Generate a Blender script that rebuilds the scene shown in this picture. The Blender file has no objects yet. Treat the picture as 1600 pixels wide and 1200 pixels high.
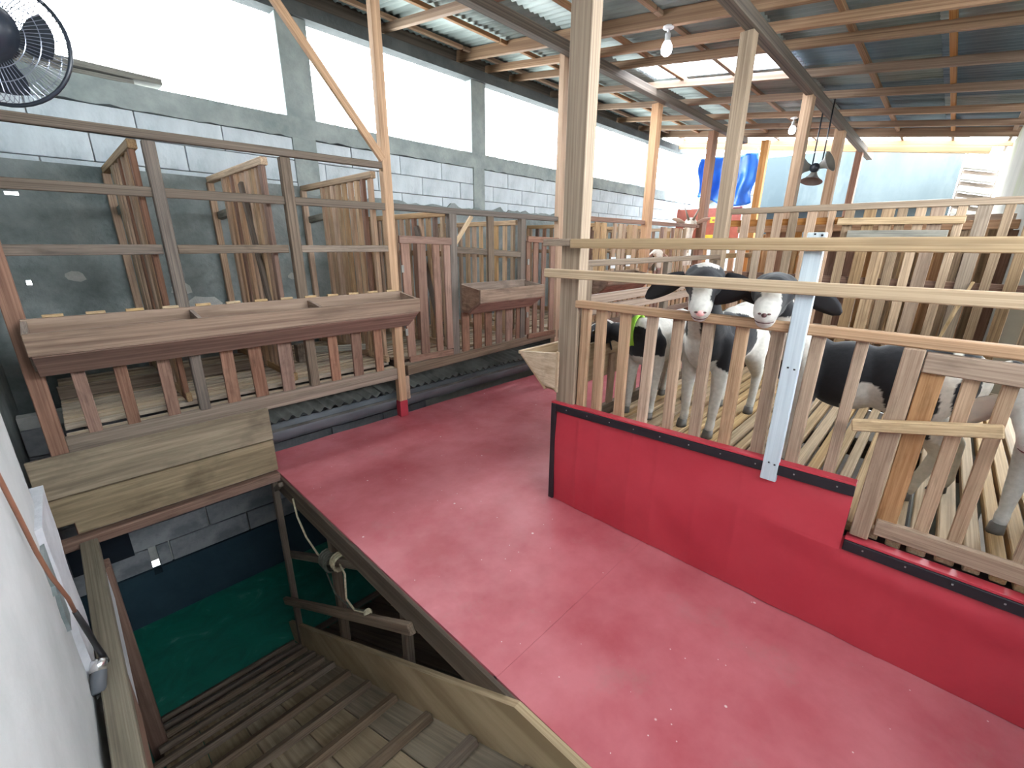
import bpy, bmesh, math, random
from mathutils import Vector, Matrix, noise
random.seed(7)
sc = bpy.context.scene
COL = sc.collection

# ---------------------------------------------------------------- camera, sky, exposure
cam = bpy.data.cameras.new('camera')
cam.sensor_width = 36.0
cam.lens = 36.0 * 682.54 / 1600.0
cam.clip_start = 0.02
camo = bpy.data.objects.new('camera', cam)
COL.objects.link(camo)
RGT = Vector((0.694159, -0.719794, 0.006334))
DWN = Vector((-0.212191, -0.213027, -0.953727))
FWD = Vector((0.687836, 0.660694, -0.300608))
mw = Matrix.Identity(4)
for i in range(3):
    mw[i][0] = RGT[i]; mw[i][1] = -DWN[i]; mw[i][2] = -FWD[i]
mw[2][3] = 1.5
camo.matrix_world = mw
sc.camera = camo

world = bpy.data.worlds.new('overcast_sky')
sc.world = world
world.use_nodes = True
wn = world.node_tree.nodes; wl = world.node_tree.links
bg = wn['Background']
bg.inputs['Color'].default_value = (0.90, 0.96, 1.0, 1)
bg.inputs['Strength'].default_value = 6.0

sc.view_settings.view_transform = 'Standard'
sc.view_settings.look = 'None'
sc.view_settings.gamma = 1.0
sc.view_settings.use_curve_mapping = False
sc.view_settings.exposure = 2.0
sc.cycles.diffuse_bounces = 6

# ---------------------------------------------------------------- materials
MATS = {}
def new_mat(name):
    m = bpy.data.materials.new(name); m.use_nodes = True
    nt = m.node_tree
    b = nt.nodes['Principled BSDF']
    MATS[name] = m
    return m, nt, b
def N(nt, t, **kw):
    n = nt.nodes.new(t)
    for k, v in kw.items():
        if k in n.inputs: n.inputs[k].default_value = v
        else: setattr(n, k, v)
    return n
def ramp(nt, fac, stops):
    r = nt.nodes.new('ShaderNodeValToRGB')
    e = r.color_ramp.elements
    while len(e) < len(stops): e.new(0.5)
    for i, (p, c) in enumerate(stops):
        e[i].position = p; e[i].color = (*c, 1)
    nt.links.new(fac, r.inputs[0])
    return r.outputs[0]
def mixc(nt, fac, a, b, mode='MIX'):
    m = nt.nodes.new('ShaderNodeMix'); m.data_type = 'RGBA'; m.blend_type = mode
    L = nt.links
    if isinstance(fac, (int, float)): m.inputs[0].default_value = fac
    else: L.new(fac, m.inputs[0])
    for s, v in ((6, a), (7, b)):
        if isinstance(v, tuple): m.inputs[s].default_value = (*v, 1)
        else: L.new(v, m.inputs[s])
    return m.outputs[2]

def wood(name, c1, c2, rough=0.75, var=0.5, stain=0.45, stain_col=None, gy=False):
    m, nt, b = new_mat(name); L = nt.links
    tc = N(nt, 'ShaderNodeTexCoord'); oi = N(nt, 'ShaderNodeObjectInfo')
    mul = N(nt, 'ShaderNodeVectorMath', operation='ADD')
    sc_ = N(nt, 'ShaderNodeMath', operation='MULTIPLY'); sc_.inputs[1].default_value = 37.0
    L.new(oi.outputs['Random'], sc_.inputs[0])
    L.new(tc.outputs['Generated'], mul.inputs[0]); L.new(sc_.outputs[0], mul.inputs[1])
    mp = N(nt, 'ShaderNodeMapping'); mp.inputs['Scale'].default_value = (7, 2.0, 9) if gy else (2.0, 7, 7)
    L.new(mul.outputs[0], mp.inputs[0])
    n1 = N(nt, 'ShaderNodeTexNoise', Scale=1.0, Detail=7.0, Roughness=0.65, Distortion=0.35)
    L.new(mp.outputs[0], n1.inputs['Vector'])
    base = ramp(nt, n1.outputs['Fac'], [(0.36, c1), (0.64, c2)])
    mp2 = N(nt, 'ShaderNodeMapping'); mp2.inputs['Scale'].default_value = (1.2, 3.0, 1.5) if gy else (4.0, 1.2, 1.2)
    L.new(mul.outputs[0], mp2.inputs[0])
    n2 = N(nt, 'ShaderNodeTexNoise', Scale=1.0, Detail=4.0, Roughness=0.6)
    L.new(mp2.outputs[0], n2.inputs['Vector'])
    st = ramp(nt, n2.outputs['Fac'], [(0.30, (1, 1, 1)), (0.48, (0, 0, 0))])
    f = N(nt, 'ShaderNodeMath', operation='MULTIPLY'); f.inputs[1].default_value = stain
    L.new(st, f.inputs[0])
    sc2 = stain_col or tuple(x * 0.45 for x in c1)
    col = mixc(nt, f.outputs[0], base, sc2)
    hs = N(nt, 'ShaderNodeHueSaturation')
    mr = N(nt, 'ShaderNodeMapRange'); mr.inputs['To Min'].default_value = 1 - var * .5; mr.inputs['To Max'].default_value = 1 + var * .5
    L.new(oi.outputs['Random'], mr.inputs[0]); L.new(mr.outputs[0], hs.inputs['Value'])
    r2 = N(nt, 'ShaderNodeMath', operation='MULTIPLY'); r2.inputs[1].default_value = 7.31
    fr = N(nt, 'ShaderNodeMath', operation='FRACT')
    L.new(oi.outputs['Random'], r2.inputs[0]); L.new(r2.outputs[0], fr.inputs[0])
    mr2 = N(nt, 'ShaderNodeMapRange'); mr2.inputs['To Min'].default_value = 0.85; mr2.inputs['To Max'].default_value = 1.2
    L.new(fr.outputs[0], mr2.inputs[0]); L.new(mr2.outputs[0], hs.inputs['Saturation'])
    L.new(col, hs.inputs['Color'])
    L.new(hs.outputs[0], b.inputs['Base Color'])
    b.inputs['Roughness'].default_value = rough
    b.inputs['Specular IOR Level'].default_value = 0.3
    bp = N(nt, 'ShaderNodeBump'); bp.inputs['Strength'].default_value = 0.25; bp.inputs['Distance'].default_value = 0.004
    L.new(n1.outputs['Fac'], bp.inputs['Height']); L.new(bp.outputs[0], b.inputs['Normal'])
    return m

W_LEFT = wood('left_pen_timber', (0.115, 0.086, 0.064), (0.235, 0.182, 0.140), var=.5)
W_TROUGH = wood('trough_timber', (0.17, 0.115, 0.085), (0.32, 0.235, 0.18), var=.25, stain=.5)
W_RED = wood('reddish_timber', (0.16, 0.088, 0.064), (0.28, 0.17, 0.125), var=.4, stain=.5)
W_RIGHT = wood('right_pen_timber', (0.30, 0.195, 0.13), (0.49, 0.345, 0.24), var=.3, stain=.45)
W_PALE = wood('pale_timber', (0.36, 0.245, 0.135), (0.58, 0.425, 0.26), var=.15, stain=.5, stain_col=(.20, .14, .085))
W_POST = wood('grey_post_timber', (0.23, 0.175, 0.13), (0.40, 0.315, 0.24), var=.25, stain=.4)
W_ORANGE = wood('orange_timber', (0.33, 0.165, 0.075), (0.52, 0.30, 0.155), var=.25)
W_ROOF = wood('roof_timber', (0.22, 0.135, 0.09), (0.40, 0.27, 0.18), var=.4, stain=.35)
W_BEAM = wood('dark_beam_timber', (0.085, 0.07, 0.06), (0.18, 0.145, 0.12), var=.3)
W_DECK = wood('deck_timber', (0.26, 0.205, 0.15), (0.46, 0.375, 0.28), var=.35, stain=.55)
W_MIX = wood('mixed_slat_timber', (0.25, 0.165, 0.10), (0.48, 0.335, 0.205), var=.55, stain=.5)
W_GREY = wood('weathered_grey_timber', (0.17, 0.165, 0.145), (0.30, 0.285, 0.245), var=.2)
W_RAMP = wood('ramp_timber', (0.23, 0.18, 0.12), (0.42, 0.34, 0.235), var=.35, stain=.55)
W_SIDE = wood('ramp_side_timber', (0.32, 0.225, 0.115), (0.53, 0.40, 0.23), var=.1, stain=.5, gy=True)
W_TRAP = wood('trapdoor_timber', (0.18, 0.135, 0.085), (0.33, 0.26, 0.17), var=.15, stain=.55)
W_CLEAT = wood('cleat_timber', (0.10, 0.072, 0.052), (0.20, 0.15, 0.11), var=.25)
W_DUST = wood('dusty_beam_timber', (0.15, 0.13, 0.10), (0.26, 0.23, 0.18), var=.1)
W_TROUGH_END = wood('trough_end_timber', (0.17, 0.115, 0.085), (0.32, 0.235, 0.18), var=.2, stain=.4, gy=True)
W_PALE_END = wood('pale_end_timber', (0.38, 0.275, 0.17), (0.60, 0.47, 0.33), var=.1, stain=.35, gy=True)
W_WHITE = wood('whitewashed_timber', (0.46, 0.54, 0.60), (0.56, 0.64, 0.69), var=.06, stain=.15, stain_col=(.4, .42, .42))

def plaster(name, c1, c2, scale=3.0, rough=0.9, bump=0.4, c3=None, streak=False):
    m, nt, b = new_mat(name); L = nt.links
    tc = N(nt, 'ShaderNodeTexCoord')
    mp = N(nt, 'ShaderNodeMapping')
    if streak: mp.inputs['Scale'].default_value = (1.0, 1.0, 0.35)
    L.new(tc.outputs['Object'], mp.inputs[0])
    n1 = N(nt, 'ShaderNodeTexNoise', Scale=scale, Detail=8.0, Roughness=0.65)
    L.new(mp.outputs[0], n1.inputs['Vector'])
    col = ramp(nt, n1.outputs['Fac'], [(0.33, c1), (0.66, c2)])
    if c3:
        n3 = N(nt, 'ShaderNodeTexNoise', Scale=scale * .45, Detail=6.0, Roughness=0.7)
        mp3 = N(nt, 'ShaderNodeMapping'); mp3.inputs['Location'].default_value = (5, 3, 1)
        L.new(mp.outputs[0], mp3.inputs[0]); L.new(mp3.outputs[0], n3.inputs['Vector'])
        f = ramp(nt, n3.outputs['Fac'], [(0.52, (0, 0, 0)), (0.62, (1, 1, 1))])
        col = mixc(nt, f, col, c3)
    L.new(col, b.inputs['Base Color'])
    b.inputs['Roughness'].default_value = rough
    n2 = N(nt, 'ShaderNodeTexNoise', Scale=scale * 8, Detail=5.0)
    L.new(tc.outputs['Object'], n2.inputs['Vector'])
    bp = N(nt, 'ShaderNodeBump'); bp.inputs['Strength'].default_value = bump; bp.inputs['Distance'].default_value = 0.01
    L.new(n2.outputs['Fac'], bp.inputs['Height']); L.new(bp.outputs[0], b.inputs['Normal'])
    return m
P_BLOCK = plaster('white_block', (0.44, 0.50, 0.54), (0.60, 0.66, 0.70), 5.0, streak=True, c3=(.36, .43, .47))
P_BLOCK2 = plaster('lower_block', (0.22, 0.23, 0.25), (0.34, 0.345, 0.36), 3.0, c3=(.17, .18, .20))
P_GREY = plaster('grey_cement', (0.20, 0.24, 0.24), (0.34, 0.38, 0.37), 4.0)
P_DARK = plaster('dark_render', (0.13, 0.16, 0.16), (0.28, 0.31, 0.31), 3.0, bump=.9)
P_WHITE = plaster('white_plaster', (0.42, 0.44, 0.44), (0.56, 0.57, 0.57), 2.0, bump=.25)
P_PIER = plaster('pier_plaster', (0.42, 0.43, 0.46), (0.62, 0.63, 0.66), 4.0, bump=.5)
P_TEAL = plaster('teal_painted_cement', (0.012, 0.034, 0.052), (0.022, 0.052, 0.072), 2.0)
P_RING = plaster('dark_ring_beam', (0.06, 0.07, 0.075), (0.11, 0.12, 0.125), 3.0)
P_MORTAR = plaster('mortar', (0.36, 0.36, 0.35), (0.48, 0.48, 0.46), 9.0)
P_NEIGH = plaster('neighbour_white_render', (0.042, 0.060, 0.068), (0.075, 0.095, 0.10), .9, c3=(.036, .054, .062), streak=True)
P_SOIL = plaster('dark_soil', (0.035, 0.028, 0.022), (0.07, 0.055, 0.045), 3.0)
P_RWALL = plaster('right_wall_plaster', (0.30, 0.295, 0.26), (0.42, 0.41, 0.37), 1.0, c3=(.33, .35, .24))
P_FAR = plaster('far_concrete', (0.045, 0.055, 0.055), (0.07, 0.08, 0.08), 1.0)
P_GROUND = plaster('yard_concrete', (0.34, 0.34, 0.32), (0.45, 0.45, 0.42), .6)

def plain(name, c, rough=0.6, metal=0.0, **kw):
    m, nt, b = new_mat(name); L = nt.links
    tc = N(nt, 'ShaderNodeTexCoord')
    n = N(nt, 'ShaderNodeTexNoise', Scale=kw.get('scale', 12.0), Detail=4.0)
    L.new(tc.outputs['Object'], n.inputs['Vector'])
    v = kw.get('v', .12)
    col = ramp(nt, n.outputs['Fac'], [(0.3, tuple(x * (1 - v) for x in c)), (0.7, tuple(min(1, x * (1 + v)) for x in c))])
    L.new(col, b.inputs['Base Color'])
    b.inputs['Roughness'].default_value = rough; b.inputs['Metallic'].default_value = metal
    return m
M_BLACK = plain('black_strip', (0.012, 0.011, 0.016), .55)
M_NAIL = plain('nail_steel', (0.5, 0.5, 0.5), .4, .8)
M_FAN = plain('fan_black_plastic', (0.015, 0.02, 0.03), .35)
M_WIRE = plain('fan_wire', (0.25, 0.27, 0.32), .3, .7)
M_PVC = plain('grey_gutter', (0.11, 0.12, 0.135), .5, scale=3, v=.3)
M_ASB = plain('grey_corrugated', (0.085, 0.088, 0.08), .85, scale=5, v=.5)
M_TIN = None
M_CORD = plain('orange_cord', (0.23, 0.10, 0.06), .6)
M_CORDB = plain('black_cord', (0.02, 0.02, 0.022), .5)
M_ROPE = plain('pale_rope', (0.50, 0.44, 0.30), .9, scale=60, v=.3)
M_ROPED = plain('dark_rope', (0.10, 0.10, 0.08), .9, scale=60, v=.3)
M_TARP = plain('blue_tarp', (0.015, 0.14, 0.62), .35, scale=6)
M_HORN = plain('grey_horn', (0.22, 0.21, 0.19), .5, scale=7, v=.3)
M_PLWHITE = plain('white_plastic', (0.75, 0.76, 0.78), .35)
M_YEL = plain('yellow_print', (0.85, 0.62, 0.05), .5)
M_SIGN = plain('red_banner', (0.42, 0.10, 0.06), .5)
M_GREEN = plain('green_webbing', (0.30, 0.60, 0.05), .6)
M_YTAG = plain('yellow_tag', (0.80, 0.74, 0.35), .5)
M_HOOF = plain('dark_hoof', (0.10, 0.09, 0.08), .5)
M_EYE = plain('dark_eye', (0.05, 0.03, 0.012), .1)
M_NOSE = plain('pink_nose', (0.72, 0.36, 0.34), .5)
M_NOSTRIL = plain('nostril', (0.10, 0.04, 0.04), .5)
M_HORNG = plain('goat_horn', (0.22, 0.18, 0.14), .5)
M_LEAF = plain('outside_leaf', (0.035, 0.075, 0.012), .6)
M_STEEL = plain('shiny_tape', (0.75, 0.75, 0.75), .25, .9)
M_REDPAINT = plain('red_paint', (0.40, 0.035, 0.055), .45)
M_PAPER = plain('white_paper', (0.8, 0.82, 0.84), .6)
M_TILE = plain('neighbour_roof', (0.16, 0.145, 0.13), .8, scale=3, v=.3)

def tin(name, c1, c2):
    m, nt, b = new_mat(name); L = nt.links
    oi = N(nt, 'ShaderNodeObjectInfo'); tc = N(nt, 'ShaderNodeTexCoord')
    n = N(nt, 'ShaderNodeTexNoise', Scale=3.0, Detail=6.0)
    mp = N(nt, 'ShaderNodeMapping'); mp.inputs['Scale'].default_value = (3, .6, 1)
    ad = N(nt, 'ShaderNodeVectorMath', operation='ADD')
    L.new(tc.outputs['Object'], ad.inputs[0]); L.new(oi.outputs['Random'], ad.inputs[1])
    L.new(ad.outputs[0], mp.inputs[0]); L.new(mp.outputs[0], n.inputs['Vector'])
    c = ramp(nt, n.outputs['Fac'], [(.3, c1), (.7, c2)])
    hs = N(nt, 'ShaderNodeHueSaturation')
    mr = N(nt, 'ShaderNodeMapRange'); mr.inputs['To Min'].default_value = .75; mr.inputs['To Max'].default_value = 1.2
    L.new(oi.outputs['Random'], mr.inputs[0]); L.new(mr.outputs[0], hs.inputs['Value']); L.new(c, hs.inputs['Color'])
    L.new(hs.outputs[0], b.inputs['Base Color'])
    b.inputs['Roughness'].default_value = .55; b.inputs['Metallic'].default_value = .25
    return m
M_TIN = tin('galvanised_sheet', (0.21, 0.25, 0.245), (0.34, 0.39, 0.375))
M_TINB = tin('dull_blue_sheet', (0.10, 0.15, 0.19), (0.17, 0.23, 0.27))
m, nt, b = new_mat('clear_roof_sheet')
tr = N(nt, 'ShaderNodeBsdfTransparent'); tr.inputs[0].default_value = (.97, .98, 1, 1)
mx = N(nt, 'ShaderNodeMixShader'); mx.inputs[0].default_value = .82
nt.links.new(b.outputs[0], mx.inputs[1]); nt.links.new(tr.outputs[0], mx.inputs[2])
b.inputs['Base Color'].default_value = (.8, .85, .9, 1); b.inputs['Transmission Weight'].default_value = .3
nt.links.new(mx.outputs[0], nt.nodes['Material Output'].inputs[0])
M_CLEAR = m

def vinyl(name, c1, c2, worn, rough, dots=True, wear=.5):
    m, nt, b = new_mat(name); L = nt.links
    tc = N(nt, 'ShaderNodeTexCoord')
    n1 = N(nt, 'ShaderNodeTexNoise', Scale=2.2, Detail=7.0, Roughness=.6); L.new(tc.outputs['Object'], n1.inputs['Vector'])
    col = ramp(nt, n1.outputs['Fac'], [(.34, c1), (.64, c2)])
    n2 = N(nt, 'ShaderNodeTexNoise', Scale=3.1, Detail=9.0, Roughness=.75)
    mp = N(nt, 'ShaderNodeMapping'); mp.inputs['Location'].default_value = (3.3, 7.7, 0)
    L.new(tc.outputs['Object'], mp.inputs[0]); L.new(mp.outputs[0], n2.inputs['Vector'])
    f = ramp(nt, n2.outputs['Fac'], [(.56, (0, 0, 0)), (.72, (wear, wear, wear))])
    col = mixc(nt, f, col, worn)
    rgh = ramp(nt, n2.outputs['Fac'], [(.35, (rough,) * 3), (.7, (min(1, rough + .25),) * 3)])
    if dots:
        for s, th, lo in ((9.0, .045, 0), (23.0, .05, 4)):
            v = N(nt, 'ShaderNodeTexVoronoi', Scale=s); v.inputs['Randomness'].default_value = 1
            mpv = N(nt, 'ShaderNodeMapping'); mpv.inputs['Location'].default_value = (lo, lo, 0)
            L.new(tc.outputs['Object'], mpv.inputs[0]); L.new(mpv.outputs[0], v.inputs['Vector'])
            g = ramp(nt, v.outputs['Distance'], [(th, (1, 1, 1)), (th + .02, (0, 0, 0))])
            sp = N(nt, 'ShaderNodeSeparateColor'); L.new(v.outputs['Color'], sp.inputs[0])
            h = ramp(nt, sp.outputs[0], [(.66, (0, 0, 0)), (.70, (.8, .8, .8))])
            mm = N(nt, 'ShaderNodeMath', operation='MULTIPLY'); L.new(g, mm.inputs[0]); L.new(h, mm.inputs[1])
            col = mixc(nt, mm.outputs[0], col, (.78, .70, .68))
    L.new(col, b.inputs['Base Color']); L.new(rgh, b.inputs['Roughness'])
    b.inputs['Specular IOR Level'].default_value = .5
    n3 = N(nt, 'ShaderNodeTexNoise', Scale=5.0, Detail=3.0); L.new(tc.outputs['Object'], n3.inputs['Vector'])
    bp = N(nt, 'ShaderNodeBump'); bp.inputs['Strength'].default_value = .35; bp.inputs['Distance'].default_value = .02
    L.new(n3.outputs['Fac'], bp.inputs['Height']); L.new(bp.outputs[0], b.inputs['Normal'])
    return m
V_FLOOR = vinyl('red_floor_vinyl', (0.42, 0.080, 0.098), (0.56, 0.17, 0.195), (0.40, 0.20, 0.19), .32)
V_PANEL = vinyl('red_panel_vinyl', (0.47, 0.034, 0.055), (0.55, 0.052, 0.075), (0.42, 0.07, 0.08), .33, dots=False, wear=.25)

m, nt, b = new_mat('green_floor_paint')
tc = N(nt, 'ShaderNodeTexCoord'); n1 = N(nt, 'ShaderNodeTexNoise', Scale=3.0, Detail=8.0, Roughness=.7, Distortion=1.5)
nt.links.new(tc.outputs['Object'], n1.inputs['Vector'])
c = ramp(nt, n1.outputs['Fac'], [(.35, (.004, .115, .085)), (.58, (.008, .18, .13)), (.74, (.14, .32, .26))])
nt.links.new(c, b.inputs['Base Color']); b.inputs['Roughness'].default_value = .4
M_GREENF = m

m, nt, b = new_mat('goat_coat')
at = N(nt, 'ShaderNodeAttribute'); at.attribute_name = 'coat'
tc = N(nt, 'ShaderNodeTexCoord'); n1 = N(nt, 'ShaderNodeTexNoise', Scale=55.0, Detail=5.0)
nt.links.new(tc.outputs['Object'], n1.inputs['Vector'])
v = ramp(nt, n1.outputs['Fac'], [(.3, (.80, .80, .80)), (.7, (1, 1, 1))])
nt.links.new(mixc(nt, 1.0, at.outputs['Color'], v, 'MULTIPLY'), b.inputs['Base Color'])
b.inputs['Roughness'].default_value = .8; b.inputs['Sheen Weight'].default_value = .15
b.inputs['Specular IOR Level'].default_value = .25
bp = N(nt, 'ShaderNodeBump'); bp.inputs['Strength'].default_value = .4; bp.inputs['Distance'].default_value = .003
nt.links.new(n1.outputs['Fac'], bp.inputs['Height']); nt.links.new(bp.outputs[0], b.inputs['Normal'])
M_COAT = m

m, nt, b = new_mat('lit_bulb')
b.inputs['Emission Color'].default_value = (.93, .92, 1, 1); b.inputs['Emission Strength'].default_value = 6.0
M_BULB = m

# ---------------------------------------------------------------- helpers
def link(o, parent=None, loc=None):
    COL.objects.link(o)
    if parent is not None: o.parent = parent
    return o
WM = {}
def world_of(o): return WM[o] if o in WM else Matrix.Translation(o.location)
def thing(name, label, cat, loc=(0, 0, 0), group=None):
    o = bpy.data.objects.new(name, None); COL.objects.link(o)
    o.location = loc; o.empty_display_size = .05
    o['label'] = label; o['category'] = cat
    if group: o['group'] = group
    return o
def setting(name, loc=(0, 0, 0)):
    o = bpy.data.objects.new(name, None); COL.objects.link(o); o.location = loc
    o['kind'] = 'structure'; o.empty_display_size = .05
    return o
CACHE = {}
def box_mesh(dx, dy, dz, mt, ch=None):
    key = (round(dx, 3), round(dy, 3), round(dz, 3), mt.name, ch)
    if key in CACHE: return CACHE[key]
    c = min(.004, dx * .12, dy * .12, dz * .12) if ch is None else ch
    a, b_, d = dx / 2, dy / 2, dz / 2
    V = []; idx = {}
    for sx in (-1, 1):
        for sy in (-1, 1):
            for sz in (-1, 1):
                for k in range(3):
                    p = [sx * (a - c), sy * (b_ - c), sz * (d - c)]
                    p[k] = (sx * a, sy * b_, sz * d)[k]
                    idx[(sx, sy, sz, k)] = len(V); V.append(p)
    F = []
    for k in range(3):
        i, j = [q for q in range(3) if q != k]
        for s in (-1, 1):
            q = []
            for (u, w) in ((-1, -1), (1, -1), (1, 1), (-1, 1)):
                t = [0, 0, 0]; t[k] = s; t[i] = u; t[j] = w
                q.append(idx[(*t, k)])
            F.append(q)
    for k in range(3):       # edges running along k
        i, j = [q for q in range(3) if q != k]
        for u in (-1, 1):
            for w in (-1, 1):
                t0 = [0, 0, 0]; t0[k] = -1; t0[i] = u; t0[j] = w
                t1 = list(t0); t1[k] = 1
                F.append([idx[(*t0, i)], idx[(*t1, i)], idx[(*t1, j)], idx[(*t0, j)]])
    for sx in (-1, 1):
        for sy in (-1, 1):
            for sz in (-1, 1):
                F.append([idx[(sx, sy, sz, k)] for k in range(3)])
    me = bpy.data.meshes.new('board')
    me.from_pydata(V, [], F)
    bm = bmesh.new(); bm.from_mesh(me); bmesh.ops.recalc_face_normals(bm, faces=bm.faces); bm.to_mesh(me); bm.free()
    me.materials.append(mt)
    CACHE[key] = me
    return me
def put(name, me, parent, M4):
    o = bpy.data.objects.new(name, me); COL.objects.link(o)
    WM[o] = M4.copy()
    if parent is not None:
        o.parent = parent
        M4 = world_of(parent).inverted() @ M4
    o.matrix_local = M4
    return o
def board(name, parent, p0, p1, w, t, mt, up=(0, 0, 1), jit=0.0):
    """a board from p0 to p1; w = size along 'up', t = size across"""
    p0 = Vector(p0); p1 = Vector(p1)
    d = p1 - p0; L = d.length; x = d.normalized()
    z = Vector(up); z = (z - x * z.dot(x))
    if z.length < 1e-5: z = Vector((1, 0, 0)); z = z - x * z.dot(x)
    z.normalize(); y = z.cross(x)
    if jit:
        a = random.uniform(-jit, jit)
        x = (x + z * a).normalized(); z = x.cross(y)
    me = box_mesh(L, t, w, mt)
    M4 = Matrix.Identity(4); c = (p0 + p1) / 2
    for i in range(3):
        M4[i][0] = x[i]; M4[i][1] = y[i]; M4[i][2] = z[i]; M4[i][3] = c[i]
    return put(name, me, parent, M4)
def box(name, parent, x0, x1, y0, y1, z0, z1, mt):
    """axis box whose local x runs along its longest side"""
    d = [x1 - x0, y1 - y0, z1 - z0]; k = d.index(max(d))
    c = Vector(((x0 + x1) / 2, (y0 + y1) / 2, (z0 + z1) / 2))
    e = Vector((0, 0, 0)); e[k] = d[k] / 2
    if k == 0: return board(name, parent, c - e, c + e, d[2], d[1], mt, (0, 0, 1))
    if k == 1: return board(name, parent, c - e, c + e, d[2], d[0], mt, (0, 0, 1))
    return board(name, parent, c - e, c + e, d[1], d[0], mt, (0, 1, 0))
def mesh_obj(name, V, F, mt, parent=None, smooth=False):
    me = bpy.data.meshes.new(name); me.from_pydata([tuple(v) for v in V], [], F)
    bm = bmesh.new(); bm.from_mesh(me); bmesh.ops.recalc_face_normals(bm, faces=bm.faces); bm.to_mesh(me); bm.free()
    me.materials.append(mt)
    if smooth:
        for p in me.polygons: p.use_smooth = True
    o = bpy.data.objects.new(name, me); COL.objects.link(o)
    WM[o] = Matrix.Identity(4)
    if parent is not None:
        o.parent = parent; o.matrix_local = world_of(parent).inverted()
    return o
def prism(name, pts, axis, a0, a1, mt, parent=None):
    """polygon in the plane across 'axis' extruded from a0 to a1"""
    n = len(pts)
    def mk(p, a):
        q = list(p); q.insert(axis, a); return q
    V = [mk(p, a0) for p in pts] + [mk(p, a1) for p in pts]
    F = [list(range(n)), list(range(n, 2 * n))] + [[i, (i + 1) % n, n + (i + 1) % n, n + i] for i in range(n)]
    return mesh_obj(name, V, F, mt, parent)
def tube_data(pts, r, n=8, caps=True):
    pts = [Vector(p) for p in pts]
    rs = r if isinstance(r, (list, tuple)) else [r] * len(pts)
    V = []; F = []; ref = None
    for i, p in enumerate(pts):
        d = (pts[min(i + 1, len(pts) - 1)] - pts[max(i - 1, 0)]).normalized()
        if ref is None:
            ref = d.orthogonal().normalized()
        ref = (ref - d * ref.dot(d)).normalized()
        b2 = d.cross(ref)
        for k in range(n):
            a = 2 * math.pi * k / n
            V.append(p + (ref * math.cos(a) + b2 * math.sin(a)) * rs[i])
    for i in range(len(pts) - 1):
        for k in range(n):
            F.append([i * n + k, i * n + (k + 1) % n, (i + 1) * n + (k + 1) % n, (i + 1) * n + k])
    if caps:
        F.append(list(range(n))[::-1]); F.append([(len(pts) - 1) * n + k for k in range(n)])
    return V, F
def tube(name, pts, r, mt, parent=None, n=8):
    V, F = tube_data(pts, r, n)
    return mesh_obj(name, V, F, mt, parent, True)
def lathe(name, prof, c, axis, mt, parent=None, n=20):
    """profile [(r, h)] spun about axis through c"""
    ax = Vector(axis).normalized(); u = ax.orthogonal().normalized(); w = ax.cross(u); c = Vector(c)
    V = []; F = []
    for r, h in prof:
        for k in range(n):
            a = 2 * math.pi * k / n
            V.append(c + ax * h + (u * math.cos(a) + w * math.sin(a)) * max(r, .0005))
    for i in range(len(prof) - 1):
        for k in range(n):
            F.append([i * n + k, i * n + (k + 1) % n, (i + 1) * n + (k + 1) % n, (i + 1) * n + k])
    F.append(list(range(n))); F.append([(len(prof) - 1) * n + k for k in range(n)])
    return mesh_obj(name, V, F, mt, parent, True)
def wall_grid(name, axis, a0, a1, us, vs, holes, mt, parent=None):
    """solid wall slab between a0 and a1 on 'axis' with rectangular holes (u0,u1,v0,v1)"""
    U = sorted(set([us[0], us[1]] + [h[i] for h in holes for i in (0, 1) if us[0] < h[i] < us[1]]))
    W = sorted(set([vs[0], vs[1]] + [h[i] for h in holes for i in (2, 3) if vs[0] < h[i] < vs[1]]))
    V = []; F = []; ix = {}
    def vid(s, i, j):
        k = (s, i, j)
        if k not in ix:
            p = [U[i], W[j]]; p.insert(axis, (a0, a1)[s]); ix[k] = len(V); V.append(p)
        return ix[k]
    nu, nv = len(U) - 1, len(W) - 1
    def solid(i, j):
        if not (0 <= i < nu and 0 <= j < nv): return False
        u, w = (U[i] + U[i + 1]) / 2, (W[j] + W[j + 1]) / 2
        return not any(h[0] < u < h[1] and h[2] < w < h[3] for h in holes)
    for i in range(nu):
        for j in range(nv):
            if not solid(i, j): continue
            for s in (0, 1): F.append([vid(s, i, j), vid(s, i + 1, j), vid(s, i + 1, j + 1), vid(s, i, j + 1)])
            if not solid(i - 1, j): F.append([vid(0, i, j), vid(0, i, j + 1), vid(1, i, j + 1), vid(1, i, j)])
            if not solid(i + 1, j): F.append([vid(0, i + 1, j), vid(0, i + 1, j + 1), vid(1, i + 1, j + 1), vid(1, i + 1, j)])
            if not solid(i, j - 1): F.append([vid(0, i, j), vid(0, i + 1, j), vid(1, i + 1, j), vid(1, i, j)])
            if not solid(i, j + 1): F.append([vid(0, i, j + 1), vid(0, i + 1, j + 1), vid(1, i + 1, j + 1), vid(1, i, j + 1)])
    o = mesh_obj(name, V, F, mt, parent)
    if parent is None: o['kind'] = 'structure'
    return o
def rz(y): return 3.20 + .14 * (y - 1.45)         # underside of the rafters
R = random.uniform

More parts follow.
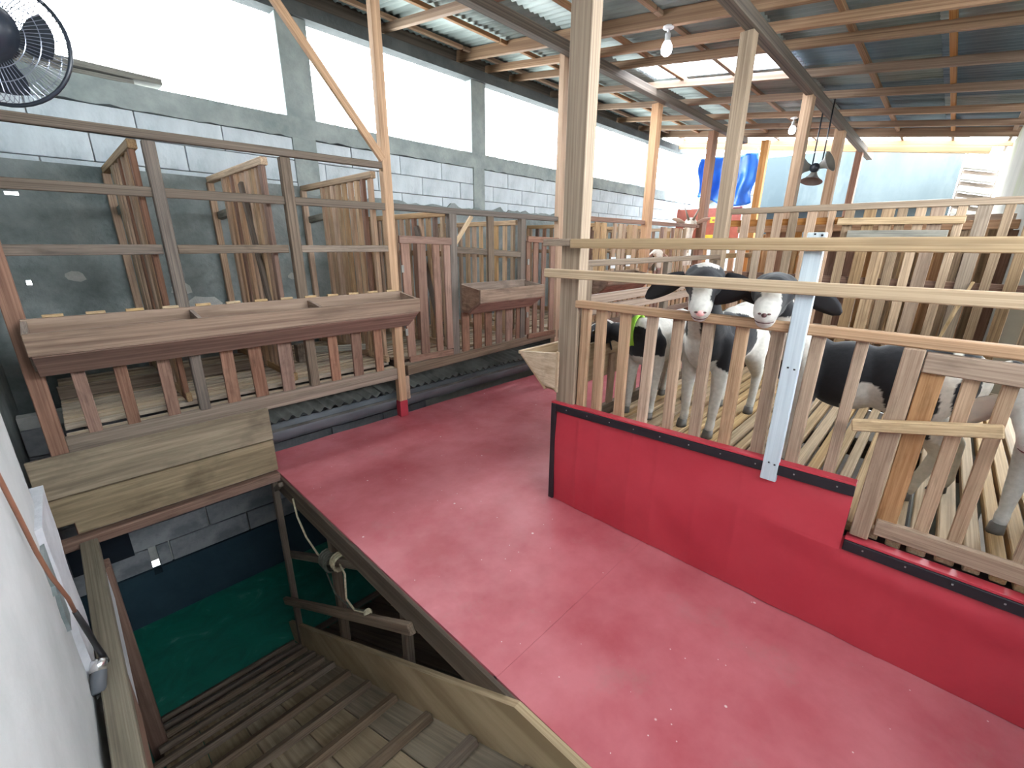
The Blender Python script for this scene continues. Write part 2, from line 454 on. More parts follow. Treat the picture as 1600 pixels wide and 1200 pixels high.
# ---------------------------------------------------------------- ground and lower storey
ZL = -1.62
g = prism('ground', [(-30, -30), (40, -30), (40, 40), (-30, 40)], 2, -2.0, -1.74, P_GROUND); g['kind'] = 'structure'
g = prism('floor_lower', [(-.35, -1.2), (1.75, -1.2), (1.75, 4.9), (-.35, 4.9)], 2, -1.74, ZL, M_GREENF); g['kind'] = 'structure'
g = prism('floor_soil', [(1.75, -1.2), (11, -1.2), (11, 4.9), (1.75, 4.9)], 2, -1.74, ZL - .01, P_SOIL); g['kind'] = 'structure'
HOLE = (.105, .158, -1.185, -1.07)
wl_ = setting('wall_lower', (0, 4.3, ZL))
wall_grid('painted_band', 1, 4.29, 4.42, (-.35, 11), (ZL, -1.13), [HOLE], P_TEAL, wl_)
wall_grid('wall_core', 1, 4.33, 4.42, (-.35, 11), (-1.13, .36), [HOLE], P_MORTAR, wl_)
zz = -1.12; row = 0
while zz < .2:
    x = -.35 - (row % 2) * .3
    while x < 3.0:
        x0, x1 = max(x, -.35), min(x + .59, 3.0)
        if not (x0 < HOLE[1] and x1 > HOLE[0] and zz < HOLE[3] and zz + .19 > HOLE[2]):
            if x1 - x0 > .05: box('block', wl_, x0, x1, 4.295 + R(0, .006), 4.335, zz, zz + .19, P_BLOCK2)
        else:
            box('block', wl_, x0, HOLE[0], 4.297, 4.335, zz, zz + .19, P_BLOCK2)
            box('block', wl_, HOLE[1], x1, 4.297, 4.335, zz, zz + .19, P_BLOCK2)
        x += .60
    zz += .20; row += 1
box('shade_patch', wl_, -.34, .02, 4.28, 4.294, -.93, -.62, M_FAN)  # added dark sheet, painted shade for the wall behind the trapdoor notch
o = prism('wall_shade_lower_end', [(-1.2, ZL), (4.3, ZL), (4.3, -.02), (-1.2, -.02)], 0, -.46, -.35, P_BLOCK2); o['kind'] = 'structure'  # side wall added to close off the lower storey so it stays dark
o = prism('wall_shade_lower_near', [(-.35, ZL), (11, ZL), (11, -.1), (-.35, -.1)], 1, -1.3, -1.2, P_BLOCK2); o['kind'] = 'structure'  # unseen wall added to keep daylight from under the floor
o = prism('wall_shade_lower_far', [(-1.2, ZL), (4.9, ZL), (4.9, .3), (-1.2, .3)], 0, 11.0, 11.12, P_BLOCK2); o['kind'] = 'structure'  # unseen wall added at the far end to darken the space below

# ---------------------------------------------------------------- wall_left: blocks, render, coping, columns, ring beam
wl2 = setting('wall_left', (0, 4.85, 0))
LIT = [(-.080, -.012, 1.820, 1.848), (-.112, -.084, 1.203, 1.24)]
LIT2 = [(a - .04, c + .02, d - .03, e + .04) for a, c, d, e in LIT]
wall_grid('wall_core', 1, 4.90, 5.05, (-.45, 11.8), (-1.74, 2.5), [(.10, .19, -1.62, -1.38)] + LIT2, P_MORTAR, wl2)
for row in range(3):
    z0 = 1.90 + row * .20
    x = -.45 - (row % 2) * .3
    while x < 11.7:
        x0, x1 = max(x, -.45), min(x + .593, 11.75)
        box('block', wl2, x0, x1, 4.855 + R(0, .005), 4.905, z0, z0 + .193, P_BLOCK)
        x += .60
# grey render band under the blocks, with a ragged upper edge
def ragged(name, x0, x1, z0, z1, amp, y0, y1, mt, step=.06, scale=6):
    n = int((x1 - x0) / step); top = []
    for i in range(n + 1):
        x = x0 + (x1 - x0) * i / n
        top.append((x, z1 + amp * noise.noise(Vector((x * scale, z1, 3.1))) + R(-amp, amp) * .25))
    V = []; F = []
    for (x, z) in top: V += [(x, y0, z0), (x, y0, z), (x, y1, z), (x, y1, z0)]
    for i in range(n):
        a, b2 = i * 4, i * 4 + 4
        F += [[a, b2, b2 + 1, a + 1], [a + 1, b2 + 1, b2 + 2, a + 2], [a + 2, b2 + 2, b2 + 3, a + 3]]
    F += [[0, 1, 2, 3], [n * 4 + k for k in range(4)]]
    return mesh_obj(name, V, F, mt, wl2)
ragged('render_coat', 2.0, 11.7, -.2, 2.0, .055, 4.835, 4.905, P_DARK)
wall_grid('render_coat', 1, 4.80, 4.905, (-.45, 2.0), (-.2, 2.055), LIT, P_DARK, wl2)
# flaked off patches on the near stretch
for (cx, cz, s) in ((.16, 1.26, .07), (.92, .98, .16), (.80, 1.12, .10), (1.75, 1.2, .06)):
    pts = [(cx + s * math.cos(a) * R(.6, 1.1), cz + s * .6 * math.sin(a) * R(.6, 1.1)) for a in [i * .628 for i in range(10)]]
    prism('bare_patch', pts, 1, 4.794, 4.802, P_MORTAR, wl2)
# coping beam with dripping lower edge, columns, ring beam
n = 150; V = []; F = []
for i in range(n + 1):
    x = -.45 + 12.2 * i / n
    zb = 2.50 + .02 * noise.noise(Vector((x * 9, 0, 0))) + R(-.006, .006); zt = 2.675 + .006 * noise.noise(Vector((x * 7, 4, 0)))
    V += [(x, 4.835, zb), (x, 4.83, zt), (x, 5.06, zt), (x, 5.06, zb)]
for i in range(n):
    a, b2 = i * 4, i * 4 + 4
    for k in range(4): F.append([a + k, b2 + k, b2 + (k + 1) % 4, a + (k + 1) % 4])
F += [[0, 1, 2, 3], [n * 4 + k for k in range(4)]]
o = mesh_obj('trim_1', V, F, P_GREY); o['kind'] = 'structure'
for i, (x0, x1) in enumerate(((1.92, 2.20), (4.25, 4.50), (6.75, 7.0), (9.1, 9.3), (11.4, 11.7))):
    s = setting('trim_%d' % (i + 2), ((x0 + x1) / 2, 4.9, 2.6))
    box('column', s, x0, x1, 4.84, 5.06, 2.66, 3.53, P_GREY)
    box('column_foot', s, x0 + .02, x1 - .03, 4.838, 4.92, 1.9, 2.52, P_GREY)
o = prism('trim_7', [(4.80, 3.51), (4.95, 3.51), (4.95, 3.645), (4.80, 3.625)], 0, -2.5, 10.6, P_RING); o['kind'] = 'structure'
o = prism('trim_9', [(4.99, 3.60), (5.05, 3.60), (5.05, 3.85), (4.99, 3.835)], 0, -2.5, 9.8, W_BEAM); o['kind'] = 'structure'

# ---------------------------------------------------------------- white entrance wall at the left, end wall of the left pens
o = prism('wall_entrance', [(-1.4, -1.74), (2.14, -1.74), (2.14, 3.4), (-1.4, 3.4)], 0, -.42, -.20, P_WHITE); o['kind'] = 'structure'
we = setting('trim_8', (-.2, 2.1, 0))
n = 24; V = []; F = []
for i in range(n + 1):
    z = -.1 + .72 * i / n
    e = .012 * noise.noise(Vector((0, 7, z * 5)))
    w0 = 1.90 + .03 * noise.noise(Vector((3, 2, z * 4))) + .02 * z
    ye = 2.15 + .25 * max(0, z)
    V += [(-.205, w0, z), (-.183 + e * .5, w0 + .02, z), (-.178 + e * .5, ye + e, z), (-.42, ye + e, z)]
for i in range(n):
    a, b2 = i * 4, i * 4 + 4
    for k in range(4): F.append([a + k, b2 + k, b2 + (k + 1) % 4, a + (k + 1) % 4])
F += [[0, 1, 2, 3], [n * 4 + k for k in range(4)]]
mesh_obj('pier_coat', V, F, P_PIER, we)
pts = [(1.83 + .04 * noise.noise(Vector((i * .9, 0, 1))), .28 + i * .022) for i in range(14)] + [(1.94 + .02 * noise.noise(Vector((i * .9, 5, 1))), .28 + i * .022) for i in range(13, -1, -1)]
prism('bare_render', pts, 0, -.205, -.190, P_DARK, we)
o = prism('wall_end', [(2.14, -1.74), (4.95, -1.74), (4.95, 3.6), (2.14, 3.6)], 0, -.55, -.36, P_DARK); o['kind'] = 'structure'

# ---------------------------------------------------------------- floor: red vinyl on boards, in sheets with raised seams
fl = setting('floor', (1.4, 1.5, 0))
def floor_sheet(x0, x1, y0, y1, zt, edge=None):
    nx, ny = max(2, int((x1 - x0) / .12)), max(2, int((y1 - y0) / .12))
    V = []; F = []
    for i in range(nx + 1):
        for j in range(ny + 1):
            x = x0 + (x1 - x0) * i / nx; y = y0 + (y1 - y0) * j / ny
            z = zt + .004 * noise.noise(Vector((x * 2, y * 2, 0)))
            if edge == 'y1' and j == ny: y += .02 * noise.noise(Vector((x * 2.5, 1, 1))); z += .008
            V.append((x, y, z))
    nb = len(V)
    for i in range(nx):
        for j in range(ny):
            a = i * (ny + 1) + j; F.append([a, a + 1, a + ny + 2, a + ny + 1])
    rim = [i * (ny + 1) for i in range(nx + 1)] + [nx * (ny + 1) + j for j in range(1, ny + 1)] + [i * (ny + 1) + ny for i in range(nx - 1, -1, -1)] + [j for j in range(ny - 1, 0, -1)]
    m_ = len(rim)
    for k in rim: V.append(V[k])
    for k in rim: V.append((V[k][0], V[k][1], -.02))
    for k in range(m_):
        k2 = (k + 1) % m_; F.append([nb + k, nb + k2, nb + m_ + k2, nb + m_ + k])
    return mesh_obj('vinyl_sheet', V, F, V_FLOOR, fl, True)
floor_sheet(.83, 1.93, -1.2, .88, 0)
floor_sheet(.83, 1.93, .865, 1.95, .0015)
floor_sheet(.83, 1.93, 1.94, 3.36, .001, 'y1')
floor_sheet(1.92, 6.0, 1.46, 3.36, .001, 'y1')
floor_sheet(6.0, 10.2, 1.46, 3.36, .003)
box('floor_deck', fl, .84, 1.95, -1.2, 3.34, -.055, -.021, W_BEAM)
box('floor_deck', fl, 1.95, 10.2, 1.40, 3.34, -.055, -.021, W_BEAM)
box('edge_joist', fl, .815, .85, -1.2, 3.10, -.150, -.012, W_CLEAT)
for y in (0.2, 1.4, 2.6): box('cross_joist', fl, .86, 1.9, y, y + .06, -.15, -.056, W_CLEAT)

# ---------------------------------------------------------------- pit: ramp, handrails, left beam, trapdoor
SL = .559
def rz_(y): return -.251 - SL * (y - .756)
nrm = Vector((0, SL, 1)).normalized()
rp = thing('goat_ramp', 'plank ramp with cross cleats going down into the pit to the green floor', 'ramp', (.35, 3.2, ZL))
XE = [-.115, .06, .245, .43, .61, .79]
for i in range(5):
    xa, xb = XE[i] + .002, XE[i + 1] - .002
    ya, yb = .25 + R(-.05, .05), 3.22
    c = (xa + xb) / 2
    off = nrm * (-.011 + R(-.003, .002))
    ycuts = [ya, yb]
    for y0, y1 in zip(ycuts[:-1], ycuts[1:]):
        board('plank', rp, Vector((c, y0, rz_(y0))) + off, Vector((c, y1, rz_(y1))) + off, .022, xb - xa, W_RAMP, nrm)
for k, y in enumerate((3.185, 3.02, 2.88, 2.70, 2.52, 2.338, 2.084, 1.829, 1.532, 1.242, .936, .62)):
    off = nrm * .016
    a = R(-.012, .012)
    board('cleat', rp, Vector((-.13 if k % 2 else -.17, y + a, rz_(y + a))) + off, Vector((.775, y - a, rz_(y - a))) + off, .036, .052, W_CLEAT, nrm)
prism('side_board', [(3.30, -1.475), (3.277, -1.459), (.734, .021), (.15, .028), (.15, -.20), (.7, -.235), (2.963, -1.49), (3.22, -1.61)], 0, .785, .815, W_SIDE, rp)
for x in (-.08, .70): board('bearer', rp, Vector((x, .3, rz_(.3))) - nrm * .065, Vector((x, 3.12, rz_(3.12))) - nrm * .065, .08, .05, W_CLEAT, nrm)
rp2 = thing('lower_plank_slope', 'dark plank slope beside the ramp, under the edge of the red floor', 'ramp', (1.2, 3.2, ZL))
for i in range(4):
    xa = .835 + i * .2
    off = nrm * -.03
    board('plank', rp2, Vector((xa + .1, 1.2, rz_(1.2))) + off, Vector((xa + .1, 3.24, rz_(3.24))) + off, .022, .19, W_CLEAT, nrm)
board('foot_rail', rp2, Vector((.84, 3.2, rz_(3.2))), Vector((1.63, 3.2, rz_(3.2))), .05, .05, W_BEAM, nrm)
hr = thing('ramp_handrail', 'posts and two sloping rails hanging under the red floor edge beside the ramp', 'handrail', (.8, 2.4, ZL))
box('post', hr, .78, .82, 3.04, 3.085, ZL, -.02, W_CLEAT)
box('post', hr, .845, .895, 2.32, 2.37, rz_(2.35), -.116, W_CLEAT)
box('post', hr, .845, .89, 1.52, 1.565, rz_(1.54), -.116, W_CLEAT)
board('rail', hr, (.83, 3.19, -.765), (.838, 1.86, -.10), .05, .03, W_LEFT)
board('rail', hr, (.765, 3.18, -1.16), (.80, 1.38, -.135), .055, .03, W_LEFT)
board('brace', hr, (.80, 3.05, -.13), (.80, 2.92, -.04), .03, .03, W_LEFT)
rc = thing('rope_coil', 'pale and dark rope wound round the ramp handrail post', 'rope', (.86, 2.35, -.30))
def coil(name, c, r, h, turns, mt, rr):
    pts = []
    for i in range(turns * 12 + 1):
        a = 2 * math.pi * i / 12
        pts.append((c[0] + r * math.cos(a) * 1.0, c[1] + h * (i / (turns * 12) - .5), c[2] + r * 1.15 * math.sin(a)))
    return tube(name, pts, rr, mt, rc, 6)
coil('dark_winding', (.838, 2.34, -.34), .05, .10, 5, M_ROPED, .009)
coil('pale_winding', (.838, 2.20, -.27), .045, .06, 3, M_ROPE, .007)
tube('hanging_strand', [(.80, 2.72, -.06), (.79, 2.66, -.16), (.79, 2.55, -.26), (.80, 2.42, -.32), (.82, 2.34, -.33)], .006, M_ROPE, rc, 6)
tube('loose_end', [(.82, 2.15, -.25), (.79, 2.02, -.22), (.78, 2.02, -.38), (.79, 1.95, -.42), (.80, 1.83, -.36)], .006, M_ROPE, rc, 6)
lathe('knot', [(.001, -.022), (.018, -.015), (.024, 0), (.018, .015), (.001, .022)], (.80, 1.81, -.345), (0, 1, .3), M_ROPE, rc, 10)
tube('slack_strand', [(.80, 2.32, -.40), (.79, 2.2, -.47), (.79, 2.0, -.44), (.80, 1.85, -.36)], .005, M_ROPED, rc, 6)

pb = thing('pit_beam', 'dusty grey timber beam lying along the white wall at the pit edge', 'beam', (-.14, 2, 0))
board('beam', pb, (-.142, .35, -.045), (-.142, 3.0, -.045), .09, .07, W_DUST)
box('lining_board', pb, -.125, -.107, .35, 1.95, -.30, -.09, W_RED)
box('lining_board', pb, -.125, -.107, 1.96, 2.75, -.26, -.09, P_PIER)
box('post', pb, -.165, -.085, 2.78, 2.88, rz_(2.85) - .05, -.09, W_RED)
pd = thing('trapdoor', 'two board trapdoor standing open on edge behind the pit', 'trapdoor', (.28, 3.0, 0))
board('plank', pd, (-.27, 3.027, .367), (.828, 3.027, .367), .218, .024, W_TRAP, (0, .05, 1))
prism('plank', [(-.264, .254), (.822, .254), (.822, .036), (-.168, .036), (-.168, .105), (-.264, .105)], 1, 3.0, 3.024, W_TRAP, pd)
box('ledge', pd, -.25, .82, 2.965, 3.03, -.035, .022, W_RED)
for x in (.0, .6): box('batten', pd, x, x + .05, 3.041, 3.06, .04, .46, W_TRAP)

# ---------------------------------------------------------------- left pens
FY = 3.315
def slat_z(parent, x0, x1, y, z0, z1, mt, t=.022, name='slat'):
    c = (x0 + x1) / 2; a = R(-.004, .004)
    return board(name, parent, (c + a, y, z0), (c - a, y, z1), t, x1 - x0, mt, (0, 1, 0))
def slat_zy(parent, y0, y1, x, z0, z1, mt, t=.022, name='slat'):
    c = (y0 + y1) / 2; a = R(-.004, .004)
    return board(name, parent, (x, c + a, z0), (x, c - a, z1), t, y1 - y0, mt, (1, 0, 0))

sf = thing('rail_fence', 'open rail front of the near left pen, above the trapdoor', 'fence', (1, FY, .37))
box('corner_post', sf, -.19, -.118, 3.29, 3.36, -.2, 2.12, W_RED)
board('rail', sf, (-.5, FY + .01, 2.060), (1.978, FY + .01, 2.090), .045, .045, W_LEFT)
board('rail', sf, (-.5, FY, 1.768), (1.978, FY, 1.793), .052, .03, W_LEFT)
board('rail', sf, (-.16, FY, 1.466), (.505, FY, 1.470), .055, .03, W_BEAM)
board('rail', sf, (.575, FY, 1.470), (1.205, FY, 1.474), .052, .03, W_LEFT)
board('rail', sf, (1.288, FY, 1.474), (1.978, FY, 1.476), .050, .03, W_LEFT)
slat_z(sf, .512, .572, FY - .005, .47, 2.04, W_BEAM, .05, 'stud')
slat_z(sf, 1.222, 1.288, FY - .005, .47, 2.05, W_LEFT, .05, 'stud')
for i, (a, c) in enumerate([(-.021, .038), (.153, .213), (.349, .413), (.679, .755), (.845, .927), (1.033, 1.118), (1.396, 1.47), (1.586, 1.667), (1.782, 1.852)]):
    slat_z(sf, a, c, FY, .46, 1.0, W_RED)
board('joist', sf, (-.12, FY, .422), (1.97, FY, .422), .104, .045, W_LEFT)
board('joist_ledge', sf, (-.11, FY + .055, .462), (1.97, FY + .055, .462), .024, .05, W_DECK)
board('foot_rail', sf, (-.35, 3.66, .585), (1.9, 3.66, .575), .0, .03, W_LEFT) if False else None

def trough(label, x0, x1, y0, y1, zt, zm, zb, parts_x=(), TM=None, LM=None):
    """long feed trough; y0 = aisle side, y1 = pen side"""
    t = thing('feeding_trough', label, 'trough', ((x0 + x1) / 2, y1, zb))
    s = 1 if y1 > y0 else -1
    board('front_board', t, (x0, y0, (zt + zm) / 2), (x1, y0, (zt + zm) / 2), zt - zm, .022, (TM or W_TROUGH))
    c0 = Vector((0, y0 + s * .004, zm)); c1 = Vector((0, y1 - s * .09, zb))
    mid = (c0 + c1) / 2; up = (c0 - c1)
    board('lower_board', t, (x0 + .01, mid.y, mid.z), (x1 - .01, mid.y, mid.z), up.length, .02, (LM or W_RED), up)
    board('bottom_board', t, (x0 + .02, y1 - s * .05, zb + .012), (x1 - .02, y1 - s * .05, zb + .012), .02, .10, (TM or W_TROUGH))
    board('back_board', t, (x0, y1, (zt + .04 + zb) / 2), (x1, y1, (zt + .04 + zb) / 2), zt + .04 - zb, .02, (TM or W_TROUGH))
    pts = [(y0 + s * .011, zt - .003), (y0 + s * .013, zm + .003), (y1 - s * .09, zb + .022), (y1 - s * .011, zb + .022), (y1 - s * .011, zt + .03)]
    for xa in (x0, x1 - .022): prism('end_board', pts, 0, xa, xa + .022, W_PALE_END if TM else W_TROUGH_END, t)
    for px in parts_x: prism('divider', [(p[0], p[1] - .006) for p in pts], 0, px, px + .02, W_TROUGH_END, t)
    return t
tr1 = trough('long weathered feeding trough of three bays on the near left pen', -.14, 2.06, 3.03, 3.285, 1.095, .985, .86, (.56, 1.27))
for i in range(13):
    x = -.06 + i * .165
    box('rim_block', tr1, x, x + .08, 3.276, 3.296, 1.136, 1.150, W_PALE)

def partition(label, x, y0, y1, z0, z1, nsl, mt, brace=False, reach=1.0):
    """slatted divider running from the aisle (y0) to the wall (y1); reach = how far the slats go towards the wall"""
    t = thing('stall_partition', label, 'partition', (x, (y0 + y1) / 2, z0))
    board('top_rail', t, (x, y0, z1), (x, y1, z1), .05, .045, mt)
    board('bottom_rail', t, (x, y0, z0 + .04), (x, y1, z0 + .04), .06, .03, mt)
    ye = y0 + (y1 - y0) * reach
    if reach < 1: board('stub_rail', t, (x + .03, ye - .08, z0 + (z1 - z0) * .83), (x + .03, y1, z0 + (z1 - z0) * .81), .06, .05, W_GREY)
    else: board('mid_rail', t, (x + .03, y0, z0 + (z1 - z0) * .72), (x + .03, y1, z0 + (z1 - z0) * .72), .05, .03, mt)
    for i in range(nsl):
        y = y0 + (ye - y0) * (i + .5) / nsl
        w = R(.045, .062)
        slat_zy(t, y - w / 2, y + w / 2, x + R(-.006, .006), z0 + .02, z1 - .02, random.choice((mt, mt, W_RED, W_RIGHT)), .03)
    slat_zy(t, y1 - .05, y1, x - .005, z0, z1 - .02, W_RIGHT, .05, 'post')
    if brace: board('brace', t, (x - .03, y0 + .1, z0 + .1), (x - .03, y0 + .45, z1 - .1), .06, .025, W_BEAM)
    return t
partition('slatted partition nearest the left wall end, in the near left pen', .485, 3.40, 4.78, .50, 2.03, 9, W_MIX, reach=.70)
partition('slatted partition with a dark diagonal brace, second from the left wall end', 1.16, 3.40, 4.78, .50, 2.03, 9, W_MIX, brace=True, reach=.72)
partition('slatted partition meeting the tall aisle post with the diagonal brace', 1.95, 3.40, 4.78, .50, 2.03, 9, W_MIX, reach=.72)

# second bay
sf2 = thing('slatted_fence', 'slatted front with a dark top rail, between the two gates of the left pens', 'fence', (3.1, FY, .4))
board('top_rail', sf2, (2.06, FY + .03, 1.80), (4.2, FY + .03, 1.80), .05, .06, W_BEAM)
slat_z(sf2, 2.607, 2.69, FY + .01, .42, 1.775, W_BEAM, .06, 'post')
slat_z(sf2, 3.56, 3.635, FY + .01, .42, 1.775, W_BEAM, .06, 'post')
board('mid_rail', sf2, (2.69, FY, 1.467), (3.56, FY, 1.418), .058, .03, W_LEFT)
slat_z(sf2, 3.07, 3.15, FY - .02, 1.1, 1.775, W_LEFT, .03, 'stud')
for a, c in ((2.734, 2.825), (2.885, 2.989), (3.043, 3.134), (3.20, 3.286), (3.345, 3.446), (3.508, 3.56)):
    slat_z(sf2, a, c, FY, .45, 1.0, W_RED)
board('joist', sf2, (2.08, FY, .428), (4.2, FY, .485), .09, .045, W_LEFT)
board('joist_ledge', sf2, (2.08, FY + .055, .47), (4.2, FY + .055, .515), .02, .05, W_DECK)
def gate(label, x0, x1, z0, z1, sl, hinge=True):
    t = thing('stall_gate', label, 'gate', ((x0 + x1) / 2, FY - .03, z0))
    y = FY - .03
    board('top_rail', t, (x0, y - .012, z1 - .035), (x1, y - .012, z1 - .045), .06, .025, W_RED)
    board('bottom_rail', t, (x0 + .04, y, z0 + .03), (x1 - .01, y, z0 + .02), .055, .025, W_RED)
    for i, (a, c) in enumerate(sl):
        slat_z(t, a, c, y + .012, z0 + .05, z1 - .05, W_RED, .022, 'stile' if i in (0, len(sl) - 1) else 'slat')
    if hinge:
        for z in (z0 + .25, z1 - .3): box('hinge', t, x0 + .005, x0 + .03, y - .02, y - .008, z, z + .06, M_HORN)
    return t
gate('reddish slatted gate beside the tall braced post, left row', 2.06, 2.60, .50, 1.585, [(2.09, 2.17), (2.24, 2.33), (2.41, 2.48), (2.53, 2.60)])
gate('small reddish slatted gate right of the short trough, left row', 3.63, 4.16, .49, 1.61, [(3.64, 3.70), (3.76, 3.83), (3.90, 3.965), (4.05, 4.13)])
trough('short single feeding trough on the left pens between two gates', 2.71, 3.62, 3.02, 3.285, 1.12, 1.0, .885)
partition('slatted partition behind the first reddish gate, left row', 2.66, 3.40, 4.78, .52, 1.78, 12, W_MIX, brace=True)
partition('slatted partition behind the short trough, left row', 3.60, 3.40, 4.78, .52, 1.74, 11, W_MIX)
pd2 = thing('loose_brace', 'light diagonal strut leaning in the pen behind the short trough', 'strut', (2.8, 3.5, 1.4))
board('strut', pd2, (2.70, 3.42, 1.44), (2.98, 3.42, 1.775), .035, .03, W_PALE)

def deck(label, x0, x1, y0, y1, zt, mt, wmin=.055, wmax=.10, gap=.022, joists=(.5,), th=.024):
    t = thing('slatted_floor', label, 'slatted floor', ((x0 + x1) / 2, (y0 + y1) / 2, zt - .1))
    y = y0
    while y < y1 - .03:
        w = min(R(wmin, wmax), y1 - y)
        dz = R(-.004, .003)
        board('slat', t, (x0, y + w / 2, zt - th / 2 + dz), (x1, y + w / 2, zt - th / 2 + dz), th, w, mt)
        y += w + gap * R(.8, 1.3)
    for f in joists:
        x = x0 + (x1 - x0) * f
        box('bearer', t, x - .03, x + .03, y0, y1, zt - .10 - th, zt - th - .006, W_BEAM)
    return t
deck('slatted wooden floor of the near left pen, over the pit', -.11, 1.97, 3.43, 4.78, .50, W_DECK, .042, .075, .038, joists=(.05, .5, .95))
deck('slatted wooden floor behind the short trough, left row', 2.06, 4.2, 3.43, 4.78, .515, W_DECK, .042, .075, .038, joists=(.05, .5, .95))
deck('slatted wooden floor of the far left pens', 4.25, 8.4, 3.40, 4.78, .53, W_DECK, joists=(.02, .5, .98))
ib = thing('floor_kerb', 'low timber kerb inside the near left pen', 'kerb rail', (.8, 4.05, .5))
board('rail', ib, (-.11, 4.05, .555), (1.15, 4.05, .545), .085, .04, W_CLEAT)
board('rail', ib, (1.45, 4.0, .60), (1.93, 3.75, .60), .05, .05, W_GREY)
box('block', ib, 1.40, 1.50, 3.97, 4.05, .50, .66, W_CLEAT)

# far left bays
sf3 = thing('slatted_fence', 'dense slatted front of the far left pens behind the second aisle post', 'fence', (6.3, FY, .45))
board('top_rail', sf3, (4.28, FY + .02, 1.83), (8.4, FY + .02, 1.86), .055, .05, W_RED)
board('mid_rail', sf3, (4.28, FY + .03, 1.30), (8.4, FY + .03, 1.32), .05, .03, W_LEFT)
board('low_rail', sf3, (4.28, FY + .03, .62), (8.4, FY + .03, .62), .05, .03, W_LEFT)
board('joist', sf3, (4.25, FY, .47), (8.4, FY, .50), .10, .045, W_LEFT)
x = 4.30
while x < 8.35:
    w = R(.07, .11); top = 1.80 if R(0, 1) < .8 else 1.2
    if abs(x + w / 2 - 6.6) < .14: top = 1.15
    slat_z(sf3, x, x + w, FY + .005, .50, top, random.choice((W_MIX, W_MIX, W_RED, W_RIGHT)))
    x += w + R(.025, .07)
for i, x in enumerate((5.3, 6.35, 7.4)):
    partition(('first', 'second', 'third')[i] + ' slatted partition inside the far left pens, counted from the camera', x, 3.42, 4.78, .54, 1.78, 10, W_MIX)
trough('far feeding trough on the left pens past the second aisle post', 4.9, 6.0, 3.05, 3.285, 1.15, 1.03, .90)

# gutter and corrugated apron under the left pens
def corr(name, x0, x1, y0, y1, zf, mt, parent, period=.085, amp=.016, per=8, thick=.004):
    n = int((x1 - x0) / period * per); V = []; F = []
    for i in range(n + 1):
        x = x0 + (x1 - x0) * i / n
        dz = amp * math.sin(2 * math.pi * (x - x0) / period)
        for y in (y0, y1):
            V.append((x, y, zf(y) + dz)); V.append((x, y, zf(y) + dz + thick))
    for i in range(n):
        a, b2 = i * 4, i * 4 + 4
        F += [[a, b2, b2 + 2, a + 2], [a + 1, a + 3, b2 + 3, b2 + 1], [a, a + 1, b2 + 1, b2], [a + 2, b2 + 2, b2 + 3, a + 3]]
    F += [[0, 2, 3, 1], [n * 4, n * 4 + 1, n * 4 + 3, n * 4 + 2]]
    return mesh_obj(name, V, F, mt, parent, True)
ap = thing('corrugated_apron', 'dark corrugated sheets sloping under the left pens to the gutter', 'roofing sheet', (2.6, 3.6, .25))
for x0 in (.4, 1.9, 3.4, 4.9): corr('sheet', x0, x0 + 1.52, 3.43, 4.28, lambda y: .215 + .12 * (y - 3.43), M_ASB, ap)
gt = thing('gutter_pipe', 'dark grey half round gutter along the floor under the left pens', 'gutter', (2.6, 3.43, .1))
V = []; F = []; n = 12; xs = [.84, 1.5, 2.2, 3.0, 4.0, 6.4]
for x in xs:
    for rr in (.085, .078):
        for k in range(n + 1):
            a = math.pi + math.pi * k / n
            V.append((x, 3.455 + rr * math.cos(a), .165 + .13 * (1 if rr == .085 else .97) * math.sin(a) * .95))
st = 2 * (n + 1)
for i in range(len(xs) - 1):
    for k in range(n):
        a = i * st + k; b2 = a + st
        F.append([a, a + 1, b2 + 1, b2]); F.append([a + n + 1, b2 + n + 1, b2 + n + 2, a + n + 2])
    for k in (0, n): F.append([i * st + k, (i + 1) * st + k, (i + 1) * st + n + 1 + k, i * st + n + 1 + k])
mesh_obj('trough_shell', V, F, M_PVC, gt, True)
box('lip', gt, .84, 6.4, 3.362, 3.372, .158, .178, M_ASB)

# ---------------------------------------------------------------- aisle posts
def post(label, x0, x1, y0, y1, z1, mt, z0=.004, red=None):
    t = thing('aisle_post', label, 'post', ((x0 + x1) / 2, (y0 + y1) / 2, z0))
    if red:
        box('foot_paint', t, x0 - .003, x1 + .003, y0 - .003, y1 + .003, z0, red, M_REDPAINT)
        box('shaft', t, x0, x1, y0, y1, red, z1, mt)
    else: box('shaft', t, x0, x1, y0, y1, z0, z1, mt)
    return t
pa = post('tall slim aisle post with red painted foot and a diagonal brace, left row', 1.980, 2.055, 3.30, 3.36, rz(3.3), W_RIGHT, red=.155)
box('packing', pa, 2.055, 2.10, 3.31, 3.36, .155, .375, W_RIGHT)
board('brace', pa, (.90, 3.30, 3.43), (1.985, 3.30, 2.13), .055, .035, W_RIGHT)
post('tall thick grey post at the corner of the goat pen with the red skirt', 1.912, 1.992, 1.36, 1.482, rz(1.42), W_POST)
post('second post of the left row, seen just behind the thick corner post', 4.19, 4.30, 3.30, 3.37, rz(3.32), W_RIGHT)
post('tall post at the back corner of the goat pen, carrying the roof tie', 4.10, 4.21, 1.43, 1.53, rz(1.45) - .12, W_POST)
post('third post of the left row, slim and pale under the skylight', 6.22, 6.36, 3.27, 3.37, rz(3.3) - .1, W_ORANGE)
post('fourth post of the left row, reddish and far away', 8.22, 8.42, 3.27, 3.37, rz(3.3) - .1, W_RED)
post('second post behind the goat pen, right of the far bulb', 6.13, 6.27, 1.43, 1.53, rz(1.48) - .1, W_RIGHT)
post('third post behind the goat pen, right of the hanging horns', 8.13, 8.28, 1.43, 1.55, rz(1.48) - .1, W_RIGHT)
post('farthest post of the right row, thin and reddish', 10.05, 10.2, 1.45, 1.55, rz(1.48) - .1, W_RED)
